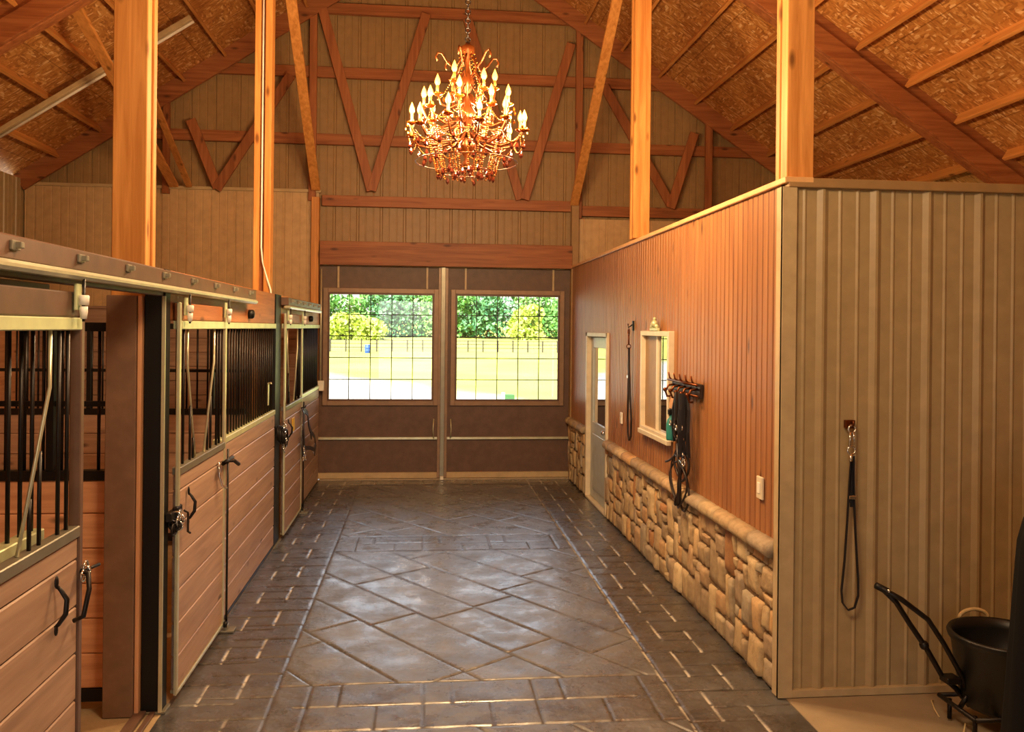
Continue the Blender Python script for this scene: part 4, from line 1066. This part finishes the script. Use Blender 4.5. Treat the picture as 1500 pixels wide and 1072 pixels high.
# trees
def tree(x, y, h, wd, kind, lab, seed):
    rr = random.Random(seed); b = gz(x, y); t = thing('tree', (x, y, b), lab, 'tree', 'trees beyond the meadow')
    MB().tube([(x, y, b-.2), (x+.1, y, b+h*.35), (x, y, b+h*.7)], .3, 8, True, [.35, .25, .1]).build('trunk', M['bark'], t)
    m = MB(); cl = [(x+rr.uniform(-.36, .36)*wd, y+rr.uniform(-.3, .3)*wd, b+h*rr.uniform(.12, .84), rr.uniform(.24, .38)*wd) for _ in range(15)]
    cl.append((x, y, b+h*.72, .35*wd))
    for i in range(1500):
        c = rr.choice(cl); th = rr.uniform(0, 2*math.pi); ph = math.acos(rr.uniform(-1, 1)); r = c[3]*rr.uniform(.75, 1.0)
        p = Vector((c[0]+r*math.sin(ph)*math.cos(th), c[1]+r*math.sin(ph)*math.sin(th), max(b+.1, c[2]+r*math.cos(ph)*.85)))
        s = rr.uniform(.18, .40); u = Vector((rr.uniform(-1, 1), rr.uniform(-1, 1), rr.uniform(-1, 1))).normalized(); w_ = u.cross(Vector((rr.uniform(-1, 1), rr.uniform(-1, 1), rr.uniform(-1, 1)))).normalized()
        m.add([p-u*s-w_*s*.5, p+u*s-w_*s*.5, p+u*s*.6+w_*s, p-u*s*.6+w_*s*.8], [(0, 1, 2, 3)])
    m.build('crown', M[kind], t)
specs = [(-24, 150, 9.5, 9, 'leafB'), (-17.5, 148, 8.6, 8, 'leafA'), (-12.5, 138, 3.6, 5.5, 'leafC'), (-11, 152, 9.3, 8, 'leafA'), (-8.3, 136, 2.9, 4.6, 'leafC'), (-5, 150, 9.0, 8, 'leafB'),
         (-.5, 154, 9.4, 8.5, 'leafA'), (4, 148, 9.6, 8, 'leafA'), (9, 152, 9.6, 8, 'leafA'), (11, 146, 9.0, 8, 'leafB'), (16.8, 142, 5.6, 4.6, 'leafC'), (20, 152, 9.6, 8, 'leafA'), (25, 148, 8.6, 8, 'leafA'), (30, 150, 9.4, 8, 'leafB'), (-30, 150, 9, 8, 'leafA'), (36, 150, 9, 8, 'leafA')]
tl = ['tall dark tree of the outside line, beyond the left window frame', 'mid green tree at the left edge of the left window', 'low yellow-green bush in front of the tree line, left window', 'rounded mid green tree behind the yellow-green bushes',
      'smaller yellow-green bush, centre of the left window', 'dark green tree at the right of the left window', 'mid green tree hidden by the centre door post', 'bushy tree at the left edge of the right window',
      'mid green tree left of the dark one in the right window', 'dark broad tree in the middle of the right window', 'yellow-green tree right of the dark tree', 'mid green tree at the right of the right window',
      'tree by the right window frame', 'dark tree beyond the right window edge, behind the wall', 'tree past the left window edge, behind the wall', 'farthest right tree of the line outside']
for i, s in enumerate(specs): tree(*s, tl[i], 20+i)

# ------------------------------------------------------------------ LIGHT
w = bpy.data.worlds.new('World'); bpy.context.scene.world = w; w.use_nodes = True
sk = w.node_tree.nodes.new('ShaderNodeTexSky'); sk.sky_type = 'NISHITA'; sk.sun_disc = False; sk.sun_elevation = math.radians(50); sk.sun_rotation = math.radians(200); sk.air_density = 1.2; sk.dust_density = 2
bg = w.node_tree.nodes['Background']; hs = w.node_tree.nodes.new('ShaderNodeHueSaturation'); hs.inputs['Saturation'].default_value = .3; w.node_tree.links.new(sk.outputs[0], hs.inputs['Color']); w.node_tree.links.new(hs.outputs[0], bg.inputs[0]); bg.inputs[1].default_value = .45
def light(kind, name, loc, energy, color, **kw):
    d_ = bpy.data.lights.new(name, kind); d_.energy = energy; d_.color = color
    for k, v in kw.items(): setattr(d_, k, v)
    o = bpy.data.objects.new(name, d_); C.objects.link(o); o.location = loc; return o
s = light('SUN', 'sun', (0, 0, 20), 24.0, (1, .96, .88), angle=.01)
s.rotation_euler = Vector((.35, .75, -1.0)).to_track_quat('-Z', 'Y').to_euler()
for i in range(6):
    a = 2*math.pi*(i+.5)/6
    light('POINT', 'chandelier_glow', (CX+.5*math.cos(a), CY+.5*math.sin(a), CB+.5), 120, (1, .66, .34), shadow_soft_size=.08)

for (x, y, z) in ((.3, 2.2, 4.0), (0, 2.6, 3.8), (.6, 2.6, 3.8)):
    light('POINT', 'added_warm_fill', (x, y, z), 100, (1, .70, .40), shadow_soft_size=.3)  # added fill lights, no fixture there; warm the posts, roof and steel ribs
# ------------------------------------------------------------------ CAMERA
cam = bpy.data.cameras.new('camera'); co = bpy.data.objects.new('camera', cam); C.objects.link(co)
cam.sensor_width = 36; cam.sensor_fit = 'HORIZONTAL'; cam.lens = 1252/1500*36; cam.shift_y = -(536-481)/1500; cam.clip_end = 2000; cam.clip_start = .05
co.matrix_world = Matrix.Translation((0, 0, H)) @ Matrix.Rotation(-.1035, 4, 'Z') @ Matrix.Rotation(math.pi/2, 4, 'X') @ Matrix.Rotation(.0103, 4, 'Z')
sc = bpy.context.scene; sc.camera = co
sc.view_settings.view_transform = 'Standard'; sc.view_settings.look = 'None'; sc.view_settings.gamma = 1; sc.view_settings.use_curve_mapping = False
sc.view_settings.exposure = 0.1
for o in bpy.data.objects:
    if '_o' in o: del o['_o']
